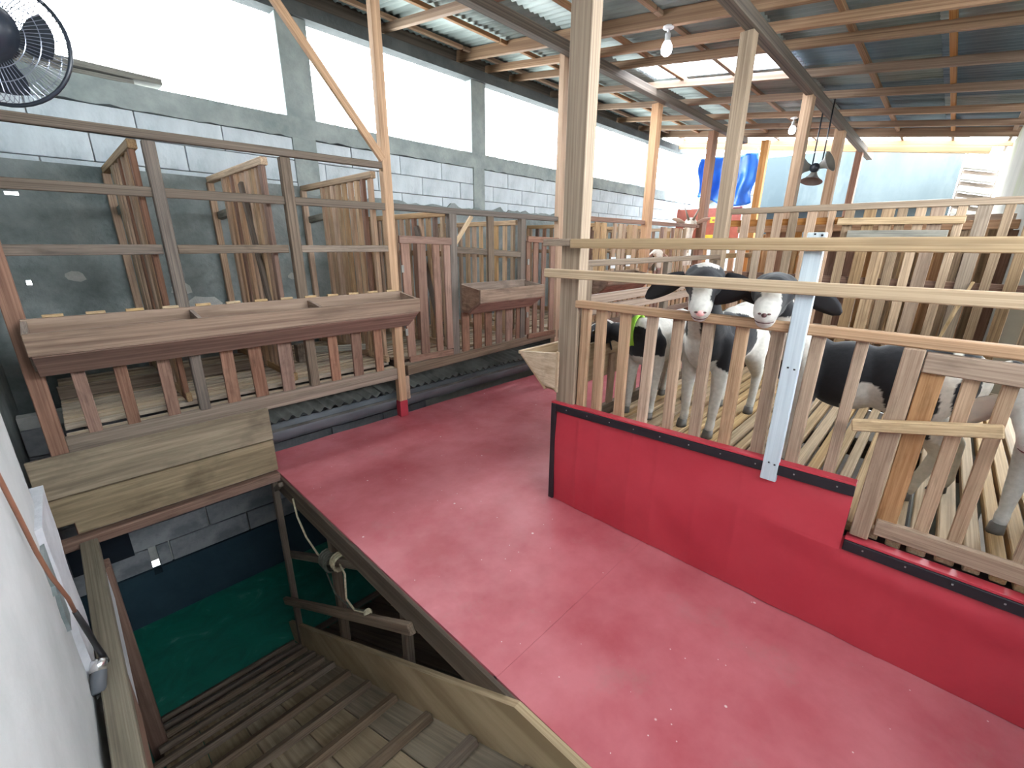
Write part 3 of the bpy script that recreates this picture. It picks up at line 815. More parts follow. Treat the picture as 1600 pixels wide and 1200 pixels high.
post('pale post at the far end between the blue tarp and the white neighbour wall', 9.75, 9.88, 2.86, 2.98, rz(2.9), W_ORANGE, z0=.004)

# ---------------------------------------------------------------- goat pen on the right
PX = 1.93
gf = thing('goat_pen_fence', 'pale rail and slat front of the goat pen above the red skirt', 'fence', (PX, .4, .5))
board('upper_rail', gf, (1.868, 1.385, 1.515), (1.868, -.75, 1.511), .045, .03, W_PALE, (0, 0, 1))
board('rail_stub', gf, (1.875, 1.565, 1.520), (1.875, 1.388, 1.520), .036, .035, W_POST, (0, 0, 1))
board('middle_rail', gf, (1.868, 1.55, 1.366), (1.868, -.75, 1.362), .045, .03, W_PALE, (0, 0, 1))
board('lower_rail', gf, (1.93, 1.375, 1.212), (1.93, -.75, 1.212), .038, .045, W_RIGHT, (0, 0, 1))
for a, c in ((1.35, 1.298), (1.254, 1.20), (1.114, 1.062), (.975, .927), (.843, .797), (.711, .663), (.577, .529), (.444, .396), (.312, .268), (.179, .143)):
    slat_zy(gf, c, a, 1.945, .56, 1.192, W_RIGHT, .03)
wb = thing('white_board', 'narrow whitewashed upright board fixed to the goat pen front', 'board', (1.90, .35, .59))
board('board', wb, (1.895, .348, .588), (1.895, .350, 1.553), .022, .058, W_WHITE, (1, 0, 0))
for z in (1.06, 1.54, .66): box('nail_mark', wb, 1.882, 1.885, .33, .337, z, z + .006, M_BLACK); box('nail_mark', wb, 1.882, 1.885, .352, .358, z + .004, z + .010, M_BLACK)

gg = thing('pen_gate', 'pale plank gate with a latch bar at the right of the goat pen front', 'gate', (1.92, -.2, .48))
slat_zy(gg, -.005, .050, 1.912, .472, 1.192, W_RIGHT, .03, 'stile')
slat_zy(gg, -.067, -.008, 1.93, .53, 1.16, W_ORANGE, .025, 'plank')
board('top_rail', gg, (1.915, -.010, 1.152), (1.915, -.75, 1.140), .066, .03, W_RIGHT)
board('bottom_rail', gg, (1.915, -.010, .532), (1.915, -.75, .532), .062, .028, W_RIGHT)
for a, c in ((-.149, -.110), (-.231, -.195), (-.385, -.345), (-.47, -.43), (-.56, -.52), (-.65, -.61)):
    slat_zy(gg, a, c, 1.938, .55, 1.14, W_RIGHT, .022)
board('latch_bar', gg, (1.872, .125, .905), (1.872, -.225, .985), .040, .03, W_PALE)

sk = thing('pen_skirt', 'red vinyl skirt with black trim strips along the foot of the goat pen', 'skirt', (1.91, .4, 0))
def skirt_mesh():
    V = []; F = []
    def grid(ys, zs):
        b0 = len(V)
        for y in ys:
            for z in zs:
                t = z / .63
                d = .020 * math.sin(math.pi * min(1, t)) ** .8 * (.6 + .8 * noise.noise(Vector((y * 1.7, t * 1.6, 2)))) + .006 * noise.noise(Vector((y * 6, z * 6, 9)))
                d += sum(.0035 * math.exp(-((y - q) / .009) ** 2) for q in (1.30, 1.16, .97, .83, .62, .44, -.12))
                if y < .55: d += .012 * min(1, (.55 - y) / .3) * math.exp(-((z - .36 - .12 * (y + .1)) / .05) ** 2)
                if y < .065 and z > .36: d *= max(0, (.43 - z) / .07)
                V.append((1.907 - max(d, -.001), y, z))
        for i in range(len(ys) - 1):
            for j in range(len(zs) - 1):
                a = b0 + i * len(zs) + j; F.append([a, a + 1, a + len(zs) + 1, a + len(zs)])
    grid([1.493 - i * (2.2 / 220) for i in range(221)], [.004 + i * .0452 for i in range(11)])
    b1 = len(V); grid([1.493 - i * (1.423 / 142) for i in range(143)], [.4 + i * .0232 for i in range(11)])
    for k in range(b1, len(V)):
        x, y, z = V[k]; V[k] = (x, y, .4 + (z - .4) * (.24 + .035 * (1.493 - y) / 1.423) / .232)
    return mesh_obj('vinyl', V, F, V_PANEL, sk, True)
skirt_mesh()
box('backing_board', sk, 1.915, 1.94, .07, 1.36, .01, .56, W_CLEAT)
box('backing_board', sk, 1.915, 1.94, -.7, .065, .01, .42, W_CLEAT)
ts1 = board('trim_strip', sk, (1.893, 1.460, .610), (1.893, .07, .650), .042, .014, M_BLACK)
box('trim_strip', sk, 1.884, 1.900, 1.460, 1.492, .012, .632, M_BLACK)
ts2 = box('trim_strip', sk, 1.882, 1.900, -.70, .062, .408, .450, M_BLACK)
board('folded_edge', sk, (1.910, 1.494, .638), (1.910, .07, .677), .010, .044, V_PANEL)
box('folded_edge', sk, 1.886, 1.935, -.70, .062, .451, .461, V_PANEL)
for i in range(10):
    y = 1.38 - i * .14
    box('nail', ts1, 1.883, 1.887, y, y + .005, .610 + (1.46 - y) * .0288, .615 + (1.46 - y) * .0288, M_NAIL)
for i in range(6):
    y = .0 - i * .12
    box('nail', ts2, 1.879, 1.883, y, y + .005, .43, .435, M_NAIL)

deck('pale slatted floor the black and white goats stand on', 1.948, 4.15, -.75, 1.34, .50, W_PALE, .038, .056, .019, joists=(.04, .5, .96), th=.045)

sd = thing('slatted_fence', 'slatted side of the goat pen along the aisle, behind the corner post', 'fence', (3.1, 1.45, .5))
board('upper_rail', sd, (1.99, 1.46, 1.41), (4.10, 1.46, 1.425), .035, .04, W_CLEAT)
board('middle_rail', sd, (1.99, 1.455, 1.205), (4.10, 1.455, 1.220), .055, .03, W_TROUGH)
board('lower_rail', sd, (1.99, 1.415, 1.150), (4.10, 1.415, 1.165), .05, .03, W_TROUGH)
for i in range(13):
    x = 2.12 + i * .155
    slat_z(sd, x, x + .06, 1.455, .46, .84, random.choice((W_BEAM, W_RIGHT, W_LEFT)))
for x in (2.05, 3.05, 3.98): slat_z(sd, x, x + .07, 1.435, .46, 1.40, W_CLEAT, .04, 'stud')
board('joist', sd, (1.99, 1.46, .45), (4.1, 1.46, .45), .10, .04, W_LEFT)
trough('pale plank feeding trough on the aisle side of the goat pen, by the thick post', 1.905, 4.0, 1.768, 1.478, .895, .875, .695, TM=W_PALE, LM=W_PALE)

# back fence of the goat pen and pens beyond
bf = thing('back_fence', 'tall irregular slatted fence behind the goats', 'fence', (4.2, .6, .5))
board('top_rail', bf, (4.20, 1.46, 1.795), (4.20, -.6, 1.785), .045, .05, W_POST)
board('second_rail', bf, (4.235, 1.46, 1.70), (4.235, .58, 1.70), .05, .03, W_ORANGE)
board('second_rail', bf, (4.165, .66, 1.690), (4.165, -.02, 1.682), .048, .03, W_PALE)
board('grey_board', bf, (4.160, .585, 1.595), (4.160, .045, 1.588), .065, .025, W_GREY)
board('mid_rail', bf, (4.225, 1.46, 1.28), (4.225, -.6, 1.26), .05, .03, W_RED)
board('low_rail', bf, (4.225, 1.46, .90), (4.225, -.6, .88), .06, .03, W_DECK)
board('bottom_rail', bf, (4.225, 1.46, .55), (4.225, -.6, .55), .06, .03, W_DECK)
for a, c in ((1.338, 1.274), (1.215, 1.157), (1.10, 1.035), (.987, .927), (.869, .805), (.731, .686), (.627, .569), (.52, .45), (.42, .349), (.328, .275), (.234, .18), (.164, .091), (.036, -.012), (-.058, -.128), (-.176, -.222), (-.282, -.34), (-.42, -.48)):
    slat_zy(bf, c, a, 4.195, .52, 1.77, random.choice((W_MIX, W_RIGHT, W_MIX, W_POST)), .024)
bf2 = thing('pen_fence', 'second row of orange slats right behind the tall back fence', 'fence', (4.5, .6, .5))
board('top_rail', bf2, (4.5, 1.46, 1.66), (4.5, -.28, 1.66), .06, .03, W_ORANGE)
board('low_rail', bf2, (4.5, 1.46, .8), (4.5, -.28, .8), .06, .03, W_ORANGE)
y = 1.42
while y > -.2:
    w = R(.06, .11)
    if R(0, 1) < .78: slat_zy(bf2, y - w, y, 4.52, .52, R(1.6, 1.7), random.choice((W_ORANGE, W_MIX, W_GREY, W_RED)))
    y -= w + R(.02, .05)
bf3 = thing('pen_fence', 'third row of tight brown slats behind the tall back fence', 'fence', (4.95, .6, .5))
board('top_rail', bf3, (4.95, 1.42, 1.72), (4.95, -.28, 1.72), .06, .03, W_RIGHT)
board('low_rail', bf3, (4.95, 1.42, .7), (4.95, -.28, .7), .06, .03, W_RIGHT)
y = 1.40
while y > -.2:
    w = R(.08, .13); slat_zy(bf3, y - w, y, 4.97, .52, R(1.55, 1.74), random.choice((W_MIX, W_MIX, W_ORANGE, W_LEFT))); y -= w + R(.008, .035)
deck('slatted floor of the far right pens', 4.25, 8.4, -.26, 1.40, .50, W_DECK, joists=(.02, .5, .98))
sd2 = thing('slatted_fence', 'slatted side of the far right pens along the aisle', 'fence', (6.3, 1.46, .5))
board('upper_rail', sd2, (4.2, 1.47, 1.43), (8.2, 1.47, 1.44), .045, .04, W_PALE)
board('middle_rail', sd2, (4.2, 1.47, 1.15), (8.2, 1.47, 1.15), .05, .03, W_RIGHT)
board('joist', sd2, (4.2, 1.47, .46), (8.2, 1.47, .46), .10, .04, W_LEFT)
x = 4.3
while x < 8.1:
    w = R(.06, .09); slat_z(sd2, x, x + w, 1.44, .5, 1.13, W_MIX); x += w + R(.05, .09)
for i, x in enumerate((6.3, 8.4)):
    t = thing('pen_fence', ('nearer', 'farther')[i] + ' cross fence of the far right pens', 'fence', (x, .6, .5))
    board('top_rail', t, (x, 1.46, 1.78), (x, -.26, 1.76), .05, .04, W_RIGHT)
    board('mid_rail', t, (x + .03, 1.46, 1.1), (x + .03, -.26, 1.1), .05, .03, W_RED)
    y = 1.4
    while y > -.2:
        w = R(.06, .1); slat_zy(t, y - w, y, x, .5, 1.76, random.choice((W_MIX, W_ORANGE, W_RIGHT))); y -= w + R(.03, .07)
sh = thing('leaning_stakes', 'two thin pale stakes leaning against the back fence', 'stakes', (4.1, -.1, .5))
tube('stake', [(4.0, .03, .505), (4.15, -.14, 1.30)], .009, W_PALE, sh, 6)
tube('stake', [(3.98, .01, .505), (4.15, -.11, 1.22)], .008, W_PALE, sh, 6)
fe = thing('end_fence', 'slatted fence closing the far end of the aisle under the banner', 'fence', (9.3, 2.4, .1))
board('top_rail', fe, (9.3, 1.5, 1.52), (9.3, 4.75, 1.55), .06, .04, W_RED)
board('low_rail', fe, (9.3, 1.5, .4), (9.3, 4.75, .4), .06, .04, W_RED)
y = 1.52
while y < 4.7:
    w = R(.09, .14); slat_zy(fe, y, y + w, 9.27, .05, 1.5, random.choice((W_MIX, W_ORANGE, W_LEFT))); y += w + R(.04, .09)

# ---------------------------------------------------------------- right wall
o = prism('wall_right', [(4.30, -1.74), (11.0, -1.74), (11.0, 3.0), (4.30, 3.0)], 1, -.55, -.31, P_RWALL); o['kind'] = 'structure'

o = prism('wall_shade_near', [(-.42, -1.74), (4.4, -1.74), (4.4, 1.85), (-.42, 1.85)], 1, -1.56, -1.42, P_BLOCK); o['kind'] = 'structure'  # unseen wall behind the camera, added and sized to cut the light there
o = prism('wall_shade_right', [(2.0, -1.74), (4.30, -1.74), (4.30, 1.75), (2.0, 1.75)], 1, -1.0, -.86, P_RWALL); o['kind'] = 'structure'  # unseen low wall added to block part of the light from the right
# ---------------------------------------------------------------- roof
ce = setting('ceiling', (4, 2, 3.2))
RX = (-1.9, -.9, .15, 1.1, 2.1, 3.08, 4.14, 4.62, 5.07, 5.97, 6.9, 7.9, 8.7, 9.5, 10.3)
for i, x in enumerate(RX):
    big = i in (6, 13)
    w = .12 if big else .075
    y0, y1 = -1.6, 4.95
    if x > 4.3: y0 = -.5
    m_ = W_ROOF
    board('rafter', ce, (x, y0, rz(y0) + w / 2), (x, y1, rz(y1) + w / 2), w, .05, m_)
board('end_beam', ce, (10.25, -.1, rz(-.1) - .06), (10.25, 4.9, rz(4.9) - .06), .10, .05, W_PALE)
yy = -1.5; k = 0
while yy < 4.9:
    zc = rz(yy) + .09
    segs = ((-2.0, 4.0), (4.02, 9.75))
    for a, c in segs:
        if yy < -.45 and a > 4: continue
        board('purlin', ce, (a, yy, zc), (c, yy, zc), .04, .045, W_ORANGE if k % 2 else W_ROOF)
    if yy > -.45: board('purlin', ce, (9.76, yy, zc), (11.3, yy, zc), .035, .035, W_LEFT)
    yy += .62; k += 1
board('cross_batten', ce, (10.75, -.4, rz(-.4) + .12), (10.75, 4.9, rz(4.9) + .12), .035, .04, W_LEFT)
# beams along the building under the rafters
bl = [('dark roof beam running the length of the building over the left row of posts', 3.22, -2.0, 9.6), ('dark roof beam running the length of the building over the right row of posts', 1.46, -2.0, 11.0)]
for lab, y, xa, xb in bl:
    t = thing('roof_beam', lab, 'beam', ((xa + xb) / 2, y, rz(y) - .09))
    board('beam', t, (xa, y, rz(y) - .045), (xb, y, rz(y) - .045 - (.05 if xb > 10 else 0)), .095, .09, W_BEAM)
# corrugated sheets, ridges running across the building
SW, SLn = .80, 2.3
def sheet_mesh(mt, w, l):
    n = 10 * 7; V = []; F = []
    for i in range(n + 1):
        x = w * i / n - w / 2; dz = .011 * math.sin(2 * math.pi * 10 * i / n)
        V += [(x, -l / 2, dz), (x, l / 2, dz), (x, -l / 2, dz + .002), (x, l / 2, dz + .002)]
    for i in range(n):
        a = 4 * i; b2 = a + 4
        F += [[a, b2, b2 + 1, a + 1], [a + 2, a + 3, b2 + 3, b2 + 2], [a, a + 2, b2 + 2, b2], [a + 1, b2 + 1, b2 + 3, a + 3]]
    me = bpy.data.meshes.new('roof_sheet'); me.from_pydata(V, [], F); me.materials.append(mt)
    for p in me.polygons: p.use_smooth = True
    return me
S1, S2, S3 = sheet_mesh(M_TIN, .84, SLn), sheet_mesh(M_TINB, .84, SLn), sheet_mesh(M_CLEAR, .80, SLn)
tilt = math.atan(.14)
rows = (-.42, 1.78, 3.98)    # lower edges are at the right
for ri, yc in enumerate((0.42 - .84 - .05, 2.43 - .05, 4.25)):
    pass
YROWS = [(-1.85, .45), (.35, 1.62), (1.52, 3.30), (3.22, 5.12)]
for ri, (ya, yb) in enumerate(YROWS):
    l = yb - ya
    ms = {}
    for ci in range(15):
        xc = -1.55 + ci * .80
        if ri == 0 and xc > 4.4: ya2 = -.6
        else: ya2 = ya
        clear = ri == 2 and abs(xc - 5.65) < .3
        mt = M_CLEAR if clear else (M_TINB if (ri <= 1 and random.random() < (.85 if ri == 0 else .5)) else M_TIN)
        key = (mt.name, round(yb - ya2, 2))
        if key not in ms: ms[key] = sheet_mesh(mt, .83, yb - ya2)
        yc = (ya2 + yb) / 2
        M4 = Matrix.Translation((xc, yc, rz(yc) + .128 + .006 * (ri % 2) + (ci % 2) * .004)) @ Matrix.Rotation(tilt, 4, 'X')
        put('roof_sheet', ms[key], ce, M4)

# ---------------------------------------------------------------- lamps, horns, fan, cable
def bulb(label, x, y, zt):
    t = thing('light_bulb', label, 'bulb', (x, y, zt))
    lathe('ceiling_cup', [(.045, 0), (.045, -.012), (.02, -.02)], (x, y, zt), (0, 0, 1), M_PLWHITE, t)
    tube('lamp_cord', [(x, y, zt), (x + .004, y, zt - .05)], .012, M_PLWHITE, t)
    lathe('socket', [(.022, -.05), (.024, -.10), (.03, -.11)], (x, y, zt), (0, 0, 1), M_PLWHITE, t)
    lathe('globe', [(.026, -.11), (.040, -.135), (.046, -.165), (.040, -.195), (.022, -.212), (.002, -.216)], (x, y, zt), (0, 0, 1), M_BULB, t)
bulb('lit bulb hanging from the big roof tie near the skylight', 4.14, 2.15, rz(2.15))
bulb('small lit bulb far away between two posts of the right row', 7.9, 2.03, rz(2.03))

hn = thing('horn_cluster', 'cluster of three grey horn loudspeakers hanging far down the barn', 'loudspeaker', (7.0, 1.47, 3.1))
tube('hanger', [(7.02, 1.50, rz(1.5) + .02), (7.0, 1.50, 2.50)], .008, M_FAN, hn, 6)
tube('hanger', [(7.02, 1.40, rz(1.4) + .02), (7.0, 1.40, 2.52)], .008, M_FAN, hn, 6)
for ax in ((-.25, .9, .15), (-.2, -.9, .35), (-.3, .05, -.95)):
    lathe('horn', [(.028, 0), (.032, .05), (.055, .10), (.10, .15), (.125, .165), (.118, .165), (.05, .11), (.01, .05)], (7.0, 1.46, 2.46), ax, M_HORN, hn)
lathe('driver', [(.001, -.05), (.05, -.045), (.055, 0), (.05, .03), (.001, .035)], (6.96, 1.46, 2.46), (-1, 0, 0), M_FAN, hn)

fn = thing('wall_fan', 'black wall fan with wire guard at the upper left', 'fan', (.06, 2.2, 2.07))
fc = Vector((.055, 2.2, 2.075)); fa = Vector((.35, .55, -.10)).normalized()
fu = fa.orthogonal().normalized(); fw = fa.cross(fu)
def fp(r, a, h): return fc + fa * h + (fu * math.cos(a) + fw * math.sin(a)) * r
for h in (.045, -.045):
    V = []; F = []
    for k in range(72):
        a = 2 * math.pi * k / 72
        pts = [fp(.05, a, h), fp(.10, a, h * .98), fp(.15, a, h * .8), fp(.172, a, h * .25)]
        v, f = tube_data(pts, .0012, 3, False)
        F += [[q + len(V) for q in ff] for ff in f]; V += v
    for rr, hh in ((.05, h), (.09, h), (.125, h * .9)):
        v, f = tube_data([fp(rr, 2 * math.pi * k / 40, hh) for k in range(41)], .0014, 3, False)
        F += [[q + len(V) for q in ff] for ff in f]; V += v
    o = mesh_obj('guard_wires', V, F, M_WIRE, fn); o['kind'] = 'stuff'
tube('guard_rim', [fp(.173, 2 * math.pi * k / 40, 0) for k in range(41)], .006, M_FAN, fn, 8)
for b_ in range(3):
    V = []; F = []; a0 = b_ * 2 * math.pi / 3 + .5
    for i in range(7):
        r = .03 + .11 * i / 6
        w = .80 - .2 * abs(i - 3.5) / 3.5
        for j in range(6):
            s = j / 5 - .5
            V.append(fp(r, a0 + s * w * 1.7, s * -.035))
    for i in range(6):
        for j in range(5):
            a = i * 6 + j; F.append([a, a + 1, a + 7, a + 6])
    mesh_obj('blade', V, F, M_FAN, fn, True)
lathe('motor', [(.002, -.15), (.055, -.145), (.082, -.12), (.088, -.06), (.06, -.048)], fc, fa, M_FAN, fn)
lathe('hub', [(.03, -.045), (.034, .02), (.02, .035), (.002, .038)], fc, fa, M_FAN, fn)
tube('arm', [fc - fa * .08, fc - fa * .12 + Vector((-.02, 0, -.10)), Vector((-.12, 2.05, 1.92)), Vector((-.2, 2.05, 1.9))], [.02, .022, .022, .022], M_FAN, fn)
box('wall_plate', fn, -.199, -.18, 2.0, 2.1, 1.82, 1.98, M_FAN)

cb = thing('wall_cable', 'orange brown cable ending in black tape, running down the white wall', 'cable', (-.19, 1.7, .5))
def cz(y, z): return (-.172, y, z)
tube('orange_cable', [(-.19, 1.45, 1.3), (-.19, 1.60, .95), (-.188, 1.66, .78), (-.186, 1.695, .66), (-.18, 1.72, .56), (-.166, 1.76, .44), (-.166, 1.80, .36)], .0055, M_CORD, cb, 8)
tube('black_end', [(-.166, 1.80, .362), (-.160, 1.84, .26), (-.156, 1.88, .16), (-.152, 1.93, .06), (-.15, 1.95, .01)], [.007, .009, .008, .010, .010], M_CORDB, cb, 8)
tp = thing('taped_pipe', 'stub of dark pipe with shiny tape where the cable enters the pit edge', 'pipe', (-.16, 1.95, .03))
lathe('pipe', [(.022, -.09), (.024, .01), (.02, .01)], (-.168, 1.90, .045), (.1, .45, .35), M_PVC, tp)
lathe('tape', [(.0245, -.02), (.0255, .008), (.0245, .02)], (-.168, 1.90, .045), (.1, .45, .35), M_STEEL, tp)

# ---------------------------------------------------------------- far end: tarp, banner, neighbours
tpn = thing('blue_tarp', 'crumpled blue tarpaulin hanging at the far end of the left wall', 'tarpaulin', (10.2, 3.8, 2.5))
V = []; F = []; nu, nv = 30, 20
for i in range(nu + 1):
    for j in range(nv + 1):
        u, w = i / nu, j / nv
        y = 3.12 + 1.12 * u + .03 * math.sin(w * 7 + u * 3); z = 2.46 + .82 * w - .08 * math.sin(u * 5) * (1 - w) + .10 * (1 - u) * (w - 1)
        x = 10.15 + .05 * math.sin(u * 21 + 2 * w) + .06 * noise.noise(Vector((u * 7, w * 3, 2)))
        V.append((x, y, z))
for i in range(nu):
    for j in range(nv):
        a = i * (nv + 1) + j; F.append([a, a + 1, a + nv + 2, a + nv + 1])
o = mesh_obj('sheet', V, F, M_TARP, tpn, True)
sm = o.modifiers.new('thickness', 'SOLIDIFY'); sm.thickness = .004
for y in (3.16, 3.7, 4.2): tube('tie_line', [(10.17, y, 3.26), (10.20, y, rz(y) - .07)], .006, M_ROPE, tpn, 6)
bn = thing('red_banner', 'faded red banner with yellow panels at the far end of the aisle', 'banner', (10.4, 3.9, 1.6))
box('cloth', bn, 10.40, 10.41, 3.35, 4.75, 1.55, 2.32, M_SIGN)
box('print_panel', bn, 10.388, 10.399, 3.60, 3.98, 2.02, 2.14, M_YEL)
box('print_panel', bn, 10.388, 10.399, 3.55, 4.05, 1.68, 1.77, M_YEL)
for i in range(4): box('print_mark', bn, 10.383, 10.3875, 3.64 + i * .08, 3.69 + i * .08, 2.05, 2.09, M_SIGN)
for y in (3.37, 4.70): box('pole', bn, 10.412, 10.45, y, y + .04, -1.62, 2.34, W_RED)

nb = thing('neighbour_wall', 'tall pale blue white rendered wall outside the far end of the barn', 'wall', (12.6, 2, -1.7))
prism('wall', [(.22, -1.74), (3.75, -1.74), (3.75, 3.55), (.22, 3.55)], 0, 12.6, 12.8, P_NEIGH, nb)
corr('lean_to_roof', 12.2, 12.6, .2, 3.75, lambda y: 2.40, M_ASB, nb, .2, .02, 6)
n2 = thing('neighbour_house', 'grey lean roofed house outside, just right of the blue tarp', 'house', (14, 4.7, -1.7))
prism('gable_wall', [(3.9, -1.74), (5.6, -1.74), (5.6, 2.5), (3.9, 3.75)], 0, 13.6, 16, P_DARK, n2)
prism('roof', [(3.8, 3.75), (5.75, 2.35), (5.75, 2.5), (3.8, 3.92)], 0, 13.3, 16.2, M_TILE, n2)
prism('roof_board', [(3.9, 2.85), (4.5, 2.85), (4.5, 3.05), (3.9, 3.05)], 0, 13.45, 13.58, W_POST, n2)
st_ = thing('stair_boards', 'grey plank steps outside between the neighbour wall and the right wall', 'steps', (12, 0, 1.5))
for i in range(5):
    z = 2.15 + i * .2
    board('tread', st_, (11.6 + .1 * i, .17, z), (11.6 + .1 * i, -.28, z - .10), .09, .25, W_GREY)
    board('riser', st_, (11.72 + .1 * i, .17, z + .08), (11.72 + .1 * i, -.28, z - .02), .11, .02, W_BEAM)
for y in (.18, -.29): board('stringer', st_, (11.3, y, -1.74), (12.3, y, 3.2), .16, .03, W_BEAM, (1, 0, 0))
ob = thing('unfinished_building', 'pale unfinished concrete frame building far outside the left openings', 'building', (24, 12.5, -1.7))
for x in (20.5, 22.5, 24.5):
    for y in (11.0, 13.5): box('column', ob, x, x + .3, y, y + .3, -1.74, 4.35, P_FAR)
box('floor_slab', ob, 20, 26, 10.8, 14, 4.0, 4.35, P_FAR)
box('wall_panel', ob, 20.8, 21.6, 10.9, 11.0, 2.6, 4.0, P_FAR)
def tree(label, c, r):
    t = thing('tree', label, 'tree', (c[0], c[1], -1.74))
    tube('trunk', [(c[0], c[1], -1.74), (c[0] + .1, c[1], 1.0), (c[0], c[1], c[2])], [.16, .12, .05], W_BEAM, t)
    V = []; F = []
    for i in range(1800):
        d = Vector((random.gauss(0, 1), random.gauss(0, 1), random.gauss(0, .8))).normalized() * r * random.random() ** .4
        p = Vector(c) + d; a = Vector((R(-1, 1), R(-1, 1), R(-1, 1))).normalized() * .11; b2 = a.orthogonal().normalized() * .06
        k = len(V); V += [p - a, p + b2, p + a, p - b2]; F.append([k, k + 1, k + 2, k + 3])
    o = mesh_obj('foliage', V, F, M_LEAF, t); o['kind'] = 'stuff'
tree('green tree outside in front of the unfinished building', (21.6, 9.2, 2.9), 1.0)
tree('green tree outside right of the unfinished building', (28.6, 12.2, 3.2), 1.3)
lp = thing('loose_planks', 'weathered planks lying on top of the left wall near the fan', 'planks', (.5, 4.95, 2.7))
board('plank', lp, (-.35, 4.95, 2.775), (.98, 4.95, 2.742), .045, .16, W_GREY)
board('plank', lp, (-.2, 4.97, 2.715), (.80, 4.96, 2.705), .03, .14, W_GREY)

# ---------------------------------------------------------------- goats
WHT = (.60, .57, .52); BLK = (.016, .016, .020); TAN = (.55, .40, .29)
DG = []
def blob(bm, p0, r0, p1, r1, n=10):
    """tapered capsule between two spheres"""
    for p, r in ((p0, r0), (p1, r1)):
        bmesh.ops.create_icosphere(bm, subdivisions=2, radius=r, matrix=Matrix.Translation(p))
    d = Vector(p1) - Vector(p0); L = d.length
    if L < 1e-4: return
    q = d.to_track_quat('Z', 'Y').to_matrix().to_4x4()
    bmesh.ops.create_cone(bm, cap_ends=True, segments=14, radius1=r0, radius2=r1, depth=L, matrix=Matrix.Translation((Vector(p0) + Vector(p1)) / 2) @ q)
def ell(bm, c, rx, ry, rz2):
    bmesh.ops.create_icosphere(bm, subdivisions=3, radius=1, matrix=Matrix.Translation(c) @ Matrix.Diagonal((rx, ry, rz2, 1)))
def goat(label, root, yaw, s, muzzle, poll, coat, ears, feet=None, collar=False, tail_col=None, horns=False, headonly=False, nose=M_NOSE, seed=0, ear_col=BLK, hk=1.0):
    """root = world point under the body's middle; muzzle / poll = world points; coat(p) -> colour with p in the goat's own frame"""
    t = thing('goat', label, 'goat', root)
    Rm = Matrix.Rotation(yaw, 4, 'Z')
    toL = lambda w: (Rm.inverted() @ (Vector(w) - Vector(root))) / s
    mz, pl = toL(muzzle), toL(poll)
    hf = (mz - pl).normalized()
    hs_ = hf.cross(Vector((0, 0, 1))); hs_.normalize()
    hu = hs_.cross(hf).normalized()
    HL = .20 * hk
    bm = bmesh.new()
    # head
    pl2 = pl
    def hp(f, u, w=0): return pl2 + hf * (f * HL) + hu * (u * HL) + hs_ * (w * HL)
    if not headonly:
        for c, rx, ry, rz2 in (((.20, 0, .47), .13, .10, .145), ((.05, 0, .455), .17, .115, .150), ((-.12, 0, .47), .17, .118, .148), ((-.25, 0, .50), .13, .105, .13)):
            ell(bm, c, rx, ry, rz2)
        for sy in (-1, 1):
            fx = feet or {}
            dx = fx.get(('f', sy), 0); bx = fx.get(('h', sy), 0)
            blob(bm, (.19, sy * .062, .47), .068, (.185, sy * .078, .36), .046)
            blob(bm, (.185, sy * .078, .36), .046, (.20 + dx * .5, sy * .08, .21), .029)
            blob(bm, (.20 + dx * .5, sy * .08, .21), .030, (.205 + dx, sy * .08, .075), .020)
            blob(bm, (.205 + dx, sy * .08, .075), .023, (.215 + dx, sy * .08, .035), .022)
            blob(bm, (-.26, sy * .06, .49), .088, (-.20, sy * .085, .36), .062)
            blob(bm, (-.20, sy * .085, .36), .060, (-.315 + bx * .5, sy * .085, .225), .030)
            blob(bm, (-.315 + bx * .5, sy * .085, .225), .028, (-.295 + bx, sy * .085, .075), .020)
            blob(bm, (-.295 + bx, sy * .085, .075), .023, (-.283 + bx, sy * .085, .035), .022)
        nb0 = Vector((.24, 0, .53)); nbk = hp(-.12, -.22)
        mid = (nb0 + nbk) / 2 + Vector((0, 0, -.015))
        blob(bm, nb0, .095, mid, .072); blob(bm, mid, .072, nbk, .056)
        blob(bm, (.22, 0, .42), .085, (.24, 0, .52), .085)
        tl = [Vector((-.36, 0, .555)), Vector((-.41, 0, .58)), Vector((-.455, 0, .56)), Vector((-.475, 0, .50)), Vector((-.47, 0, .44))]
        for i in range(4): blob(bm, tl[i], .026 - .003 * i, tl[i + 1], .024 - .004 * i)
    else:
        nbk = hp(-.12, -.22)
        blob(bm, nbk, .055, nbk + Vector((-.16, 0, -.14)), .075)
        blob(bm, nbk + Vector((-.16, 0, -.14)), .075, nbk + Vector((-.34, 0, -.32)), .12)
        ell(bm, nbk + Vector((-.48, 0, -.40)), .22, .12, .15)
        for sy in (-1, 1):
            b0 = nbk + Vector((-.38, sy * .07, -.42)); fz = -nbk.z - (0)
            blob(bm, b0, .06, Vector((b0.x, b0.y, .30 if .30 < b0.z else b0.z - .1)), .03)
            blob(bm, Vector((b0.x, b0.y, .30 if .30 < b0.z else b0.z - .1)), .03, Vector((b0.x, b0.y, .03)), .02)
            b1 = b0 + Vector((-.25, 0, 0))
            blob(bm, b1, .06, Vector((b1.x - .03, b1.y, .30 if .30 < b1.z else b1.z - .1)), .03)
            blob(bm, Vector((b1.x - .03, b1.y, .30 if .30 < b1.z else b1.z - .1)), .03, Vector((b1.x, b1.y, .03)), .02)
    blob(bm, hp(.05, -.02), .060 * hk, hp(.35, .05), .056 * hk)
    for w in (-1, 1): blob(bm, hp(.06, .0, w * .10), .052 * hk, hp(.36, .02, w * .08), .047 * hk)
    blob(bm, hp(.35, .05), .053 * hk, hp(.72, .0), .042 * hk)
    blob(bm, hp(.72, .0), .042 * hk, hp(.98, -.05), .037 * hk)
